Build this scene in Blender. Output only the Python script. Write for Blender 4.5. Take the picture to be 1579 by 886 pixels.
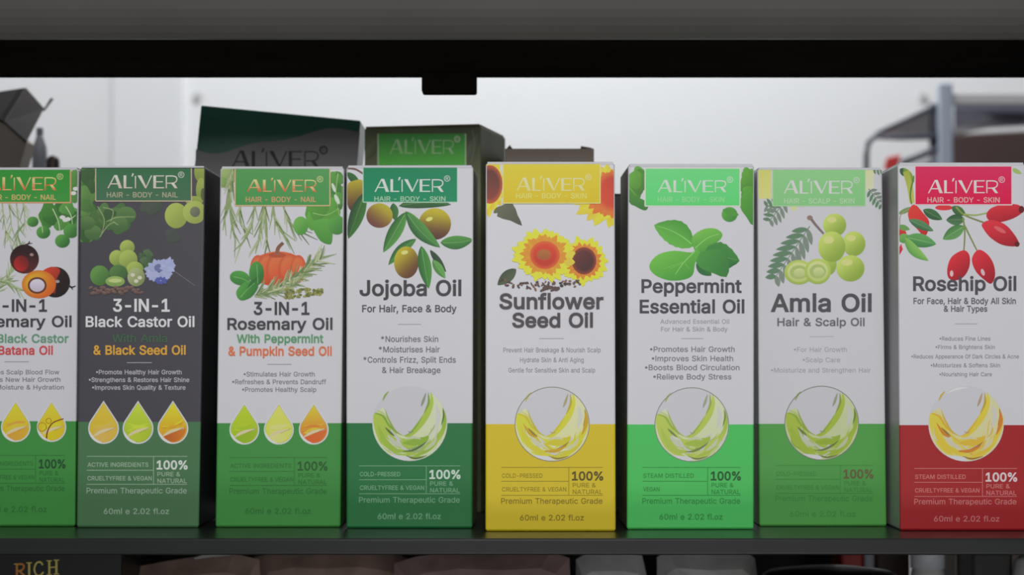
import bpy, bmesh, math, random
from mathutils import Vector, Matrix
from mathutils.geometry import tessellate_polygon, delaunay_2d_cdt

for _o in list(bpy.data.objects):
    bpy.data.objects.remove(_o)
SC = bpy.context.scene
COL = SC.collection

# ------------------------------------------------------------------ camera
FOC = 3250.0                      # focal length in pixels of the 1579 px wide frame
PITCH = math.radians(2.0)
CAMZ = 0.0595                     # camera height above the shelf the cartons stand on
cam_d = bpy.data.cameras.new('camera')
cam_d.sensor_width = 36.0
cam_d.lens = 36.0 * FOC / 1579.0
cam_d.clip_start = 0.01
cam_d.dof.use_dof = True
cam_d.dof.focus_distance = 0.722
cam_d.dof.aperture_fstop = 15.0
cam = bpy.data.objects.new('camera', cam_d)
COL.objects.link(cam)
cam.location = (0, 0, CAMZ)
cam.rotation_euler = (math.pi / 2 + PITCH, 0, 0)
SC.camera = cam

# ------------------------------------------------------------------ light and exposure
SC.view_settings.view_transform = 'Standard'
SC.view_settings.look = 'None'
SC.view_settings.gamma = 1.0
SC.view_settings.exposure = 0.0
SC.view_settings.use_curve_mapping = False
world = bpy.data.worlds.new('shop_ambient')
SC.world = world
world.use_nodes = True
world.node_tree.nodes['Background'].inputs[0].default_value = (0.86, 0.92, 1.0, 1)
world.node_tree.nodes['Background'].inputs[1].default_value = 0.17


def area_light(name, loc, target, sx, sy, power, col):
    d = bpy.data.lights.new(name, 'AREA')
    d.shape = 'RECTANGLE'
    d.size, d.size_y, d.energy, d.color = sx, sy, power, col
    o = bpy.data.objects.new(name, d)
    COL.objects.link(o)
    o.location = loc
    o.rotation_euler = (Vector(target) - Vector(loc)).to_track_quat('-Z', 'Y').to_euler()
    return o


area_light('aisle_tube_light', (0.01, -0.10, 0.37), (.0, 0.74, 0.07), 0.20, 0.18, 3.55, (1.0, 0.985, 1.0))
area_light('back_room_light', (0.02, 1.45, 0.95), (0.03, 1.9, 0.28), 0.5, 0.2, 8.8, (0.96, 0.985, 1.0))
area_light('low_fill_light', (0.15, -0.55, -0.42), (0.05, 0.8, -0.06), 0.7, 0.3, 2.2, (1.0, 0.97, 0.93))  # added low fill, brightens the goods under the shelf


# ------------------------------------------------------------------ small helpers
def W(px, py, Y):
    """point of the vertical plane y = Y seen at that place of the 1579 x 886 photograph"""
    u, v = (px - 789.5) / FOC, (443.0 - py) / FOC
    c, s = math.cos(PITCH), math.sin(PITCH)
    k = Y / (c - v * s)
    return Vector((u * k, Y, CAMZ + (s + v * c) * k))


def lin(c):
    c /= 255.0
    return c / 12.92 if c <= 0.04045 else ((c + 0.055) / 1.055) ** 2.4


def RGB(r, g, b, k=1.0):
    return (min(.9, lin(r) / k), min(.9, lin(g) / k), min(.9, lin(b) / k), 1.0)


KINK = 0.66                       # how bright a white carton front is in the shop's light


def INK(c):
    return RGB(c[0], c[1], c[2], KINK)


def mat(name, rgb, rough=0.5, metal=0.0, spec=0.5, noise=0.0, nscale=40.0):
    m = bpy.data.materials.new(name)
    m.use_nodes = True
    nt = m.node_tree
    p = nt.nodes['Principled BSDF']
    p.inputs['Base Color'].default_value = rgb if len(rgb) == 4 else (*rgb, 1)
    p.inputs['Roughness'].default_value = rough
    p.inputs['Metallic'].default_value = metal
    p.inputs['Specular IOR Level'].default_value = spec
    if noise:
        n = nt.nodes.new('ShaderNodeTexNoise')
        n.inputs['Scale'].default_value = nscale
        tc = nt.nodes.new('ShaderNodeTexCoord')
        nt.links.new(tc.outputs['Object'], n.inputs['Vector'])
        mx = nt.nodes.new('ShaderNodeMix')
        mx.data_type = 'RGBA'
        c = p.inputs['Base Color'].default_value
        mx.inputs[6].default_value = (c[0] * (1 - noise), c[1] * (1 - noise), c[2] * (1 - noise), 1)
        mx.inputs[7].default_value = (min(1, c[0] * (1 + noise)), min(1, c[1] * (1 + noise)), min(1, c[2] * (1 + noise)), 1)
        nt.links.new(n.outputs['Fac'], mx.inputs[0])
        nt.links.new(mx.outputs[2], p.inputs['Base Color'])
    return m


def ink_mat(name, rough, spec):
    m = mat(name, (.5, .5, .5, 1), rough, 0, spec)
    a = m.node_tree.nodes.new('ShaderNodeAttribute')
    a.attribute_name = 'ink'
    m.node_tree.links.new(a.outputs['Color'], m.node_tree.nodes['Principled BSDF'].inputs['Base Color'])
    return m


M_INK = ink_mat('printed_ink', 0.45, 0.3)
M_FOIL = ink_mat('foil_print', 0.35, 0.12)


def link(name, mesh, parent=None, loc=None):
    o = bpy.data.objects.new(name, mesh)
    COL.objects.link(o)
    if parent:
        o.parent = parent
    if loc is not None:
        o.location = loc
    return o


def mesh_obj(name, verts, faces, mats, parent=None, fmats=None, smooth=False, origin=None):
    """verts in world coordinates; origin moves the object's origin there"""
    org = Vector(origin) if origin is not None else Vector((0, 0, 0))
    off = org
    me = bpy.data.meshes.new(name)
    me.from_pydata([tuple(Vector(v) - off) for v in verts], [], faces)
    for m in (mats if isinstance(mats, (list, tuple)) else [mats]):
        me.materials.append(m)
    if fmats:
        for p, i in zip(me.polygons, fmats):
            p.material_index = i
    if smooth:
        for p in me.polygons:
            p.use_smooth = True
    bm = bmesh.new()
    bm.from_mesh(me)
    bmesh.ops.recalc_face_normals(bm, faces=bm.faces)
    bm.to_mesh(me)
    bm.free()
    o = bpy.data.objects.new(name, me)
    COL.objects.link(o)
    if parent:
        o.parent = parent
        o.matrix_parent_inverse = Matrix.Translation(parent.location).inverted()
    o.location = off
    return o


def empty(name, loc):
    o = bpy.data.objects.new(name, None)
    o.empty_display_size = 0.01
    COL.objects.link(o)
    o.location = loc
    return o


def tag(o, label, cat, group=None, kind=None):
    o['label'] = label
    o['category'] = cat
    if group:
        o['group'] = group
    if kind:
        o['kind'] = kind
    return o


class MB:
    """collects shapes into one mesh"""
    def __init__(s):
        s.v, s.f, s.m = [], [], []

    def add(s, verts, faces, m=0):
        n = len(s.v)
        s.v += [Vector(v) for v in verts]
        s.f += [tuple(i + n for i in f) for f in faces]
        s.m += [m] * len(faces)
        return s

    def hexa(s, a, b, m=0, bevel=0.0):
        """a: four points of one face in order, b: the four opposite ones; chamfered when bevel is given"""
        if bevel <= 0:
            return s.add(list(a) + list(b), [(0, 1, 2, 3), (7, 6, 5, 4), (0, 4, 5, 1), (1, 5, 6, 2), (2, 6, 7, 3), (3, 7, 4, 0)], m)
        bm = bmesh.new()
        vs = [bm.verts.new(v) for v in list(a) + list(b)]
        for f in [(0, 1, 2, 3), (7, 6, 5, 4), (0, 4, 5, 1), (1, 5, 6, 2), (2, 6, 7, 3), (3, 7, 4, 0)]:
            bm.faces.new([vs[i] for i in f])
        bmesh.ops.recalc_face_normals(bm, faces=bm.faces)
        bmesh.ops.bevel(bm, geom=list(bm.edges), offset=bevel, segments=2, affect='EDGES', profile=0.5)
        bm.verts.index_update()
        s.add([v.co.copy() for v in bm.verts], [tuple(v.index for v in f.verts) for f in bm.faces], m)
        bm.free()
        return s

    def box(s, lo, hi, m=0, bevel=0.0):
        x0, y0, z0 = lo
        x1, y1, z1 = hi
        return s.hexa([(x0, y0, z0), (x1, y0, z0), (x1, y1, z0), (x0, y1, z0)],
                      [(x0, y0, z1), (x1, y0, z1), (x1, y1, z1), (x0, y1, z1)], m, bevel)

    def sheet(s, pts, thick, m=0, n=None):
        """a flat card of real thickness behind the outline pts"""
        pts = [Vector(p) for p in pts]
        if n is None:
            n = (pts[1] - pts[0]).cross(pts[2] - pts[0]).normalized()
            if n.y < 0:
                n = -n
        d = n * thick
        k = len(pts)
        return s.add(pts + [p + d for p in pts],
                     [tuple(range(k)), tuple(range(2 * k - 1, k - 1, -1))] + [(i, i + k, (i + 1) % k + k, (i + 1) % k) for i in range(k)], m)

    def lathe(s, c, prof, seg=32, m=0):
        c = Vector(c)
        v, f = [], []
        for r, z in prof:
            for i in range(seg):
                a = 2 * math.pi * i / seg
                v.append(c + Vector((r * math.cos(a), r * math.sin(a), z)))
        for j in range(len(prof) - 1):
            for i in range(seg):
                k = (i + 1) % seg
                f.append((j * seg + i, j * seg + k, (j + 1) * seg + k, (j + 1) * seg + i))
        f.append(tuple(range(seg - 1, -1, -1)))
        f.append(tuple((len(prof) - 1) * seg + i for i in range(seg)))
        return s.add(v, f, m)

    def tube(s, pts, r, seg=8, m=0):
        pts = [Vector(p) for p in pts]
        v, f = [], []
        for i, p in enumerate(pts):
            t = (pts[min(i + 1, len(pts) - 1)] - pts[max(i - 1, 0)]).normalized()
            a = t.cross(Vector((0.13, 0.3, 1))).normalized()
            b = t.cross(a)
            for k in range(seg):
                w = 2 * math.pi * k / seg
                v.append(p + (a * math.cos(w) + b * math.sin(w)) * r)
        for i in range(len(pts) - 1):
            for k in range(seg):
                q = (k + 1) % seg
                f.append((i * seg + k, i * seg + q, (i + 1) * seg + q, (i + 1) * seg + k))
        f.append(tuple(range(seg - 1, -1, -1)))
        f.append(tuple((len(pts) - 1) * seg + k for k in range(seg)))
        return s.add(v, f, m)

    def build(s, name, mats, parent=None, origin=None, smooth=False):
        return mesh_obj(name, s.v, s.f, mats, parent, s.m, smooth, origin)


# ------------------------------------------------------------------ sans-serif letter outlines (500 units per size, capitals 254 high)
GLYPH = {
 'A': (240, ['8,0 101,254 138,254 231,0 198,0 144,151 132,186 116,239 123,239 106,185 95,151 43,0', '55,71 55,99 185,99 185,71']),
 'B': (228, ['30,0 30,254 121,254 145,252 164,245 180,235 190,221 197,205 199,187 198,172 193,160 187,150 178,143 168,137 157,133 157,131 170,129 182,123 192,114 201,102 207,86 209,68 207,50 200,33 189,20 172,9 151,2 123,0', '62,29 122,29 148,31 165,40 175,53 178,68 176,81 171,92 163,102 153,109 140,114 124,115 62,115', '62,143 119,143 132,144 144,148 154,155 162,163 166,174 168,186 165,202 156,214 141,223 120,226 62,226']),
 'C': (255, ['134,-3 113,-2 93,4 75,12 59,25 46,40 35,58 27,78 22,101 20,127 22,153 27,176 35,197 46,215 59,230 75,242 93,251 113,256 134,258 152,256 170,252 186,245 201,236 214,224 224,209 232,193 236,174 204,174 200,186 195,197 187,206 179,214 169,220 158,224 146,227 134,228 111,225 92,216 75,202 62,182 54,157 52,127 54,97 63,72 75,53 92,38 112,29 134,26 146,27 158,30 169,34 179,40 187,48 195,57 200,68 204,80 236,80 232,62 224,45 214,31 201,19 187,9 170,2 153,-2']),
 'D': (251, ['109,0 48,0 48,29 107,29 136,31 159,40 177,55 189,75 197,99 200,128 197,156 190,180 177,200 160,214 138,223 110,226 47,226 47,254 113,254 136,253 157,248 176,239 200,221 217,196 225,175 229,153 231,128 229,102 224,80 217,59 206,42 192,27 175,15 156,7 134,2', '62,254 62,0 30,0 30,254']),
 'E': (209, ['30,0 30,254 186,254 186,226 62,226 62,143 178,143 178,114 62,114 62,29 188,29 188,0']),
 'F': (205, ['30,0 30,254 185,254 185,226 62,226 62,139 173,139 173,111 62,111 62,0']),
 'G': (260, ['134,-3 113,-2 93,4 75,13 59,25 45,40 35,58 27,78 22,102 20,127 22,153 27,176 35,197 45,215 59,230 74,242 92,251 112,256 132,258 152,256 170,252 187,245 202,235 214,222 225,208 232,192 237,174 204,174 199,186 194,197 186,206 178,213 168,220 158,224 146,227 133,228 111,225 92,216 75,202 62,182 54,157 52,127 54,97 63,72 75,53 92,38 112,29 134,26 155,29 172,36 187,47 198,62 205,80 207,101 217,100 141,100 141,128 239,128 239,100 236,71 225,45 209,25 188,9 163,0']),
 'H': (258, ['30,0 30,254 62,254 62,144 196,144 196,254 228,254 228,0 196,0 196,116 62,116 62,0']),
 'I': (95, ['31,0 31,254 64,254 64,0']),
 'J': (198, ['93,-3 62,2 38,16 26,31 19,50 17,73 17,86 49,86 49,73 52,52 61,37 75,28 93,25 110,28 124,37 133,52 136,73 136,254 168,254 168,73 166,50 159,31 147,16 123,2']),
 'K': (233, ['52,73 52,108 70,131 87,152 106,172 182,254 224,254 116,138 114,138', '30,0 30,254 62,254 62,167 62,112 62,97 62,0', '186,0 94,130 114,155 224,0']),
 'L': (196, ['30,0 30,254 62,254 62,29 181,29 181,0']),
 'M': (314, ['30,0 30,254 76,254 139,94 144,79 150,61 156,42 161,24 154,24 159,41 165,61 171,79 176,94 238,254 284,254 284,0 252,0 252,145 252,163 253,184 253,207 253,229 256,229 249,205 241,181 234,161 228,145 171,0 143,0 85,145 80,160 72,181 65,204 56,229 59,229 60,208 60,186 61,164 61,145 61,0']),
 'N': (262, ['30,0 30,254 68,254 172,91 181,75 194,53 207,27 202,27 200,54 200,79 199,97 199,254 232,254 232,0 193,0 101,145 89,165 74,191 54,226 60,227 61,192 62,164 62,145 62,0']),
 'O': (267, ['133,-3 112,-2 93,4 75,12 59,25 46,40 35,58 27,78 22,101 20,127 22,153 27,176 35,197 46,215 59,230 75,242 93,251 112,256 133,258 155,256 174,251 192,242 208,230 221,215 232,197 240,176 245,153 247,127 245,101 240,78 232,58 221,40 208,25 192,12 174,4 155,-2', '133,26 155,29 175,38 191,52 204,72 212,97 215,127 212,157 204,182 191,202 175,216 155,225 133,228 112,225 92,216 75,202 63,182 54,157 52,127 54,97 63,72 75,52 92,38 112,29']),
 'P': (222, ['30,0 30,254 118,254 144,252 166,244 183,231 195,215 202,195 204,174 202,152 195,133 183,116 166,104 144,96 118,93 55,93 55,121 116,121 134,123 149,128 159,136 167,147 171,160 172,174 171,188 167,201 159,211 148,219 134,224 116,226 62,226 62,0']),
 'Q': (267, ['123,80 156,80 185,42 192,32 234,-24 200,-24 173,13 166,23', '133,-3 112,-2 93,4 75,12 59,25 46,40 35,58 27,78 22,101 20,127 22,153 27,176 35,197 46,215 59,230 75,242 93,251 112,256 133,258 155,256 174,251 192,242 208,230 221,215 232,197 240,176 245,153 247,127 245,101 240,78 232,58 221,40 208,25 192,12 174,4 155,-2', '133,26 155,29 175,38 191,52 204,72 212,97 215,127 212,157 204,182 191,202 175,216 155,225 133,228 112,225 92,216 75,202 63,182 54,157 52,127 54,97 63,72 75,52 92,38 112,29']),
 'R': (224, ['30,0 30,254 118,254 145,252 167,244 183,232 195,217 202,198 205,176 202,154 195,136 183,120 166,109 145,101 118,99 48,99 48,128 117,128 135,129 149,133 160,141 167,150 171,162 173,176 171,190 167,202 159,212 149,220 134,224 116,226 62,226 62,0', '177,0 115,115 151,115 214,0']),
 'S': (223, ['112,-4 86,-2 64,5 46,15 32,30 23,48 19,68 52,68 55,55 62,44 71,35 83,29 97,26 112,25 128,26 143,30 155,37 165,46 171,57 173,70 171,81 166,89 158,96 148,102 122,111 92,120 64,130 43,145 30,163 26,186 29,206 37,224 51,238 69,249 90,256 114,258 137,256 158,249 175,238 189,224 197,208 200,189 169,189 163,206 151,219 134,227 112,229 97,228 84,224 73,218 64,209 59,199 58,188 60,176 65,167 74,160 85,154 106,147 132,140 156,132 168,126 179,119 189,110 197,99 202,85 204,69 201,50 193,32 180,17 162,5 139,-2']),
 'T': (224, ['16,226 16,254 208,254 208,226 128,226 128,0 96,0 96,226']),
 'U': (259, ['129,-4 101,-1 77,8 57,22 42,40 33,62 30,87 30,254 62,254 62,89 64,72 70,57 80,44 94,34 110,28 129,26 149,28 165,34 179,44 188,57 194,72 196,89 196,254 229,254 229,87 226,62 216,40 201,22 182,8 157,-1']),
 'V': (240, ['102,0 8,254 42,254 96,103 108,69 124,15 117,15 133,69 145,103 197,254 231,254 139,0']),
 'W': (343, ['78,0 8,254 41,254 82,98 88,73 93,47 98,20 95,20 100,47 106,73 112,98 153,254 190,254 231,98 237,73 243,47 249,20 244,20 249,47 255,73 261,98 302,254 335,254 265,0 228,0 184,161 176,196 168,237 175,237 167,197 159,161 115,0']),
 'X': (237, ['9,0 109,142 109,118 15,254 52,254 89,200 102,181 112,164 122,146 116,146 126,164 136,181 149,200 187,254 223,254 129,119 129,143 228,0 191,0 146,65 134,83 125,98 115,116 122,116 113,98 103,83 91,65 46,0']),
 'Y': (236, ['102,0 102,104 8,254 46,254 96,172 111,146 125,115 112,115 126,146 140,172 191,254 228,254 134,104 134,0']),
 'Z': (219, ['21,0 21,23 137,193 153,215 170,238 174,227 143,226 111,226 20,226 20,254 198,254 198,231 84,64 67,40 49,17 45,27 76,28 107,29 200,29 200,0']),
 '0': (227, ['113,-3 87,0 65,12 47,31 34,57 29,77 25,101 24,127 25,153 29,177 35,197 48,223 65,242 87,254 113,258 139,254 161,242 179,223 192,197 198,177 201,153 203,127 201,101 198,77 192,57 179,31 162,12 140,0', '113,25 131,28 145,37 157,52 165,72 170,97 172,127 170,157 165,182 157,203 145,218 131,227 113,230 96,227 82,218 70,203 62,182 56,157 55,127 56,97 62,72 70,52 82,37 96,28']),
 '1': (227, ['38,0 38,27 195,27 195,0', '138,254 138,0 106,0 106,224 105,224 43,179 43,213 99,254']),
 '2': (227, ['32,0 32,24 117,114 141,141 149,153 155,163 159,174 160,186 159,198 154,209 146,218 137,224 125,228 112,230 98,228 86,224 77,216 69,207 65,195 64,181 33,181 35,202 43,221 55,237 72,248 91,255 112,258 134,255 153,248 169,237 181,223 188,205 191,186 189,172 185,159 179,145 168,129 153,111 133,90 76,30 76,28 195,28 195,0']),
 '3': (227, ['109,-3 87,-1 66,5 49,15 35,29 26,46 22,66 55,66 57,54 63,44 72,35 83,30 95,26 109,25 124,26 138,30 149,37 157,46 163,58 165,72 163,86 158,98 150,109 137,117 121,122 101,124 78,124 78,150 144,224 144,226 35,226 35,254 186,254 186,230 106,139 106,144 132,144 154,138 172,127 185,111 194,93 196,72 194,51 185,33 172,18 154,6 133,-1']),
 '4': (227, ['20,53 20,79 123,254 155,254 54,83 54,81 207,81 207,53', '141,0 141,61 141,73 141,159 171,159 171,0']),
 '5': (227, ['111,-3 89,-1 70,6 54,16 41,30 33,47 30,65 61,65 64,54 69,44 77,36 87,30 98,26 111,25 125,27 138,32 149,41 157,52 162,66 164,81 162,97 157,111 148,122 137,131 124,137 109,138 96,137 84,134 73,129 64,123 34,126 48,254 183,254 183,226 75,226 67,151 68,151 77,157 89,162 101,166 115,167 131,165 147,160 161,153 172,143 182,130 189,116 194,99 195,82 193,58 184,38 171,21 154,8 134,-1']),
 '6': (227, ['113,-3 91,-1 71,7 55,20 42,37 34,58 32,81 34,100 40,119 51,142 69,170 126,254 161,254 75,131 73,131 83,144 98,153 107,156 117,157 139,155 158,147 173,136 185,120 192,101 194,79 192,56 184,36 171,20 155,7 135,-1', '113,24 127,26 139,31 149,40 157,51 162,64 164,79 162,94 157,107 149,118 139,126 127,131 113,133 99,131 87,126 77,118 69,107 64,94 62,79 64,64 69,51 77,40 87,31 99,26']),
 '7': (227, ['48,0 162,224 162,226 31,226 31,254 195,254 195,224 82,0']),
 '8': (227, ['113,-3 89,-1 68,6 50,17 37,31 29,48 26,68 28,83 33,98 40,110 51,121 63,128 76,132 76,133 59,141 46,154 38,171 35,190 38,209 45,225 57,239 73,249 92,256 113,258 134,256 153,249 169,239 181,225 188,209 191,190 188,171 180,154 167,141 150,133 150,132 164,128 176,121 186,110 194,98 199,83 200,68 198,48 189,31 176,17 158,6 137,-1', '113,25 129,26 142,30 153,37 161,46 167,57 168,69 167,83 161,94 153,104 141,111 128,116 113,118 98,116 85,111 73,104 65,94 59,83 58,69 59,57 64,46 73,37 84,30 97,26', '113,145 126,146 137,150 146,157 154,165 158,176 160,188 158,200 154,210 147,218 138,225 126,229 113,230 100,229 89,225 79,218 72,210 68,200 66,188 68,176 72,165 79,157 89,150 100,146']),
 '9': (227, ['113,258 135,255 155,247 171,234 184,217 192,197 194,173 192,155 186,135 175,112 158,84 100,0 65,0 151,124 154,124 144,111 128,101 119,98 109,97 87,100 69,107 53,119 41,134 34,154 32,176 34,198 42,218 55,235 71,247 91,255', '113,230 99,228 87,223 77,215 69,204 64,191 63,176 64,161 69,148 77,137 87,129 99,123 113,122 127,123 139,129 149,137 157,147 162,160 164,175 162,190 157,204 150,215 139,223 127,228']),
 '%': (338, ['88,141 73,143 60,149 50,157 43,168 39,180 37,194 37,206 39,220 43,232 51,243 60,251 73,257 88,258 103,257 115,251 125,243 132,232 136,220 138,206 138,194 136,180 132,168 125,157 115,149 103,143', '88,164 99,166 106,173 110,183 112,194 112,206 110,217 106,227 99,234 88,236 77,234 69,227 65,217 64,206 64,194 65,183 69,173 76,166', '251,-5 236,-3 223,2 213,11 206,21 202,34 200,48 200,60 202,74 206,86 213,97 223,105 236,111 251,112 266,111 278,105 288,97 295,86 299,74 300,60 300,48 299,34 295,21 288,11 278,2 265,-3', '251,17 262,20 269,26 273,36 274,48 274,60 273,71 269,81 262,88 251,90 240,88 232,81 228,71 226,60 226,48 228,36 232,26 239,20', '66,0 241,254 270,254 95,0']),
 '&': (224, ['98,-3 75,-1 55,6 39,17 27,31 20,48 17,67 19,82 24,95 32,106 42,117 70,139 108,168 118,176 127,187 131,202 129,214 123,223 113,228 101,230 84,227 73,216 69,208 68,199 69,190 73,182 84,164 102,142 219,0 182,0 86,116 61,146 51,159 44,172 39,185 38,199 40,215 45,229 55,241 67,249 82,255 100,257 118,255 133,249 145,241 154,230 160,217 162,202 161,191 158,181 152,171 146,162 128,146 77,109 64,98 55,87 50,77 48,66 50,54 55,44 62,35 72,29 83,25 96,23 111,25 126,30 139,37 151,48 160,61 168,76 173,93 174,112 204,112 202,90 198,72 192,57 185,46 173,31 166,23 153,12 136,3 117,-2']),
 '-': (227, ['168,122 168,94 57,94 57,122']),
 '.': (94, ['48,-2 39,-1 31,4 26,12 25,20 26,29 31,37 39,42 48,43 56,42 64,37 69,29 71,20 69,12 64,4 56,-1']),
 ',': (94, ['19,-60 34,36 68,36 42,-60']),
 '*': (227, ['101,111 103,165 57,136 45,158 93,183 45,208 57,229 103,200 101,254 125,254 123,200 169,229 181,208 133,183 181,158 169,136 123,165 125,111']),
 'a': (195, ['80,-4 63,-3 47,2 34,11 24,22 17,37 15,54 17,69 22,80 29,90 39,97 50,102 63,105 89,110 117,113 133,117 138,127 138,128 137,139 133,148 128,156 120,161 110,164 98,165 85,164 75,161 59,150 50,137 20,146 29,161 39,173 52,182 66,188 82,191 97,192 119,190 131,186 143,180 153,172 161,160 167,145 168,126 168,0 138,0 138,26 136,26 126,12 118,6 108,1 95,-3', '85,23 101,24 114,29 124,37 132,47 136,57 138,69 138,95 130,91 116,88 100,86 88,84 67,79 58,75 52,70 47,62 46,52 47,43 51,36 57,30 65,26 74,24']),
 'b': (212, ['115,-4 99,-3 86,2 76,8 69,16 59,29 56,29 56,0 26,0 26,254 57,254 57,160 59,160 69,173 76,180 86,186 98,191 115,192 137,189 156,180 173,166 185,146 193,122 195,94 193,66 185,42 173,23 157,8 137,-1', '110,23 126,26 140,33 150,44 158,58 163,75 164,95 163,114 158,131 150,145 140,156 126,163 110,165 94,163 81,156 70,145 62,131 58,114 56,95 58,75 63,58 70,43 81,32 94,26']),
 'c': (198, ['104,-4 79,-1 58,8 41,23 28,43 20,66 17,94 20,122 28,146 41,165 58,180 79,189 104,192 117,191 130,189 142,184 153,178 162,170 170,161 176,150 181,138 151,131 145,145 135,155 121,162 104,165 86,162 73,155 62,144 54,129 50,112 48,94 50,75 54,59 62,44 73,33 86,26 104,23 121,26 135,33 146,44 152,59 181,51 177,39 171,28 163,19 153,11 142,4 130,0 117,-3']),
 'd': (212, ['98,-4 75,-1 56,8 40,23 27,42 20,66 17,94 20,122 27,146 40,166 56,180 75,189 98,192 114,191 126,186 136,180 144,173 153,160 155,160 155,254 186,254 186,0 156,0 156,29 153,29 143,16 136,8 126,2 114,-3', '102,23 118,26 132,32 142,43 150,58 154,75 156,95 154,114 150,131 142,145 132,156 118,163 102,165 86,163 72,156 62,145 54,131 50,114 48,95 50,75 54,58 62,44 73,33 86,26']),
 'e': (202, ['106,-4 80,-1 58,8 41,23 28,42 20,66 17,93 20,121 28,145 40,165 58,180 78,189 103,192 118,191 133,187 147,180 160,170 170,157 179,141 184,121 186,97 186,85 37,85 37,110 169,110 155,101 153,119 149,134 141,147 131,157 118,163 103,165 87,163 73,157 62,147 54,135 50,121 48,105 48,89 50,69 55,53 64,40 76,31 90,25 106,23 117,24 127,26 135,31 143,36 149,44 153,53 182,45 177,32 168,20 156,10 141,2 125,-3']),
 'f': (127, ['114,190 114,164 3,164 3,190', '40,0 40,216 42,231 48,243 57,252 68,259 80,264 94,265 111,263 121,260 114,234 107,236 97,237 85,235 77,230 72,221 71,209 71,0']),
 'g': (213, ['103,-75 84,-74 67,-70 53,-63 41,-55 32,-45 25,-35 51,-20 61,-33 68,-39 77,-44 89,-48 103,-49 124,-46 141,-38 152,-23 156,-3 156,34 153,34 143,21 136,14 126,8 114,4 97,2 76,5 56,13 40,27 28,45 20,68 17,96 20,123 27,147 40,166 56,180 76,189 98,192 114,191 127,186 137,180 144,173 154,159 157,159 157,190 186,190 186,-4 183,-27 175,-45 162,-59 145,-68 125,-73', '102,30 118,32 132,38 142,47 150,61 155,77 156,96 155,115 150,132 142,146 132,156 119,163 102,165 86,163 73,156 62,145 54,131 50,115 48,96 50,78 54,61 62,48 73,38 86,32']),
 'h': (205, ['57,113 57,0 26,0 26,254 57,254 57,144 51,144 62,166 76,181 94,189 114,192 132,190 148,184 161,174 170,160 177,142 179,120 179,0 148,0 148,118 145,137 136,152 123,161 105,165 92,163 80,159 71,151 63,141 58,129']),
 'i': (83, ['26,0 26,190 57,190 57,0', '42,221 34,223 27,227 22,234 21,242 22,249 27,256 34,260 42,262 50,260 57,256 62,249 63,242 62,234 57,227 50,223']),
 'j': (83, ['26,190 57,190 57,-15 55,-31 51,-45 43,-56 32,-65 19,-70 2,-71 -5,-71 -5,-43 1,-43 12,-42 20,-36 25,-27 26,-15', '42,221 34,223 27,227 22,234 20,242 22,249 27,256 34,260 42,262 50,260 57,256 61,249 63,242 61,234 57,227 50,223']),
 'k': (190, ['55,68 55,106 60,106 142,190 180,190 92,100 89,100', '26,0 26,254 57,254 57,0', '147,0 74,93 96,114 186,0']),
 'l': (88, ['29,0 29,262 59,262 59,0']),
 'm': (305, ['26,0 26,190 56,190 56,148 54,148 59,162 66,173 75,182 86,188 98,192 110,193 129,190 144,180 154,166 160,147 156,147 161,160 169,172 178,181 190,187 204,192 218,193 234,191 249,186 261,177 270,164 276,148 278,128 278,0 248,0 248,127 245,145 236,156 224,163 209,165 197,164 187,160 179,153 173,145 169,135 168,124 168,0 137,0 137,130 134,144 126,156 115,163 100,165 89,164 79,160 70,154 63,145 58,133 57,119 57,0']),
 'n': (205, ['57,113 57,0 26,0 26,190 56,190 56,144 51,144 62,166 76,181 94,189 114,192 132,190 147,184 160,174 170,160 176,142 179,120 179,0 148,0 148,118 145,137 136,152 123,161 105,165 92,163 80,159 71,151 63,141 58,129']),
 'o': (208, ['104,-4 79,-1 58,8 41,23 28,43 20,66 17,94 20,122 28,146 41,165 58,180 79,189 104,192 128,189 149,180 167,165 180,146 188,122 191,94 188,66 180,43 167,23 149,8 128,-1', '104,23 121,26 135,33 146,44 154,59 158,75 160,94 158,112 154,129 146,144 135,155 121,162 104,165 86,162 73,155 62,144 54,129 50,112 48,94 50,75 54,59 62,44 73,33 86,26']),
 'p': (212, ['26,-71 26,190 56,190 56,160 59,160 69,173 76,180 86,186 98,191 115,192 137,189 156,180 173,166 185,146 193,122 195,94 193,66 185,42 173,23 157,8 137,-1 115,-4 99,-3 86,2 76,8 69,16 59,29 57,29 57,-71', '110,23 126,26 140,33 150,44 158,58 163,75 164,95 163,114 158,131 150,145 140,156 126,163 110,165 94,163 81,156 70,145 62,131 58,114 56,95 58,75 63,58 70,43 81,32 94,26']),
 'q': (212, ['186,-71 155,-71 155,29 153,29 143,16 136,8 126,2 114,-3 98,-4 75,-1 56,8 40,23 27,42 20,66 17,94 20,122 27,146 40,166 56,180 75,189 98,192 114,191 126,186 136,180 144,173 153,160 156,160 156,190 186,190', '102,23 118,26 132,32 142,43 150,58 154,75 156,95 154,114 150,131 142,145 132,156 118,163 102,165 86,163 72,156 62,145 54,131 50,114 48,95 50,75 54,58 62,44 73,33 86,26']),
 'r': (130, ['26,0 26,190 56,190 56,160 58,160 65,173 76,184 90,190 107,192 115,192 122,192 122,161 115,162 103,163 91,161 80,157 70,151 63,142 58,131 57,118 57,0']),
 's': (182, ['91,-4 72,-3 56,2 42,9 31,19 23,32 18,47 47,53 53,40 62,30 75,25 91,23 108,25 122,31 131,40 134,51 132,60 127,68 118,74 106,78 75,85 52,93 36,104 27,119 23,137 26,152 33,166 43,177 58,185 74,190 94,192 112,191 127,186 140,179 149,170 157,158 162,145 134,139 129,149 121,158 110,164 94,166 78,164 65,158 57,150 54,139 56,129 62,122 72,116 86,111 115,105 137,97 153,86 162,71 166,53 163,37 156,24 145,12 130,3 112,-2']),
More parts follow.
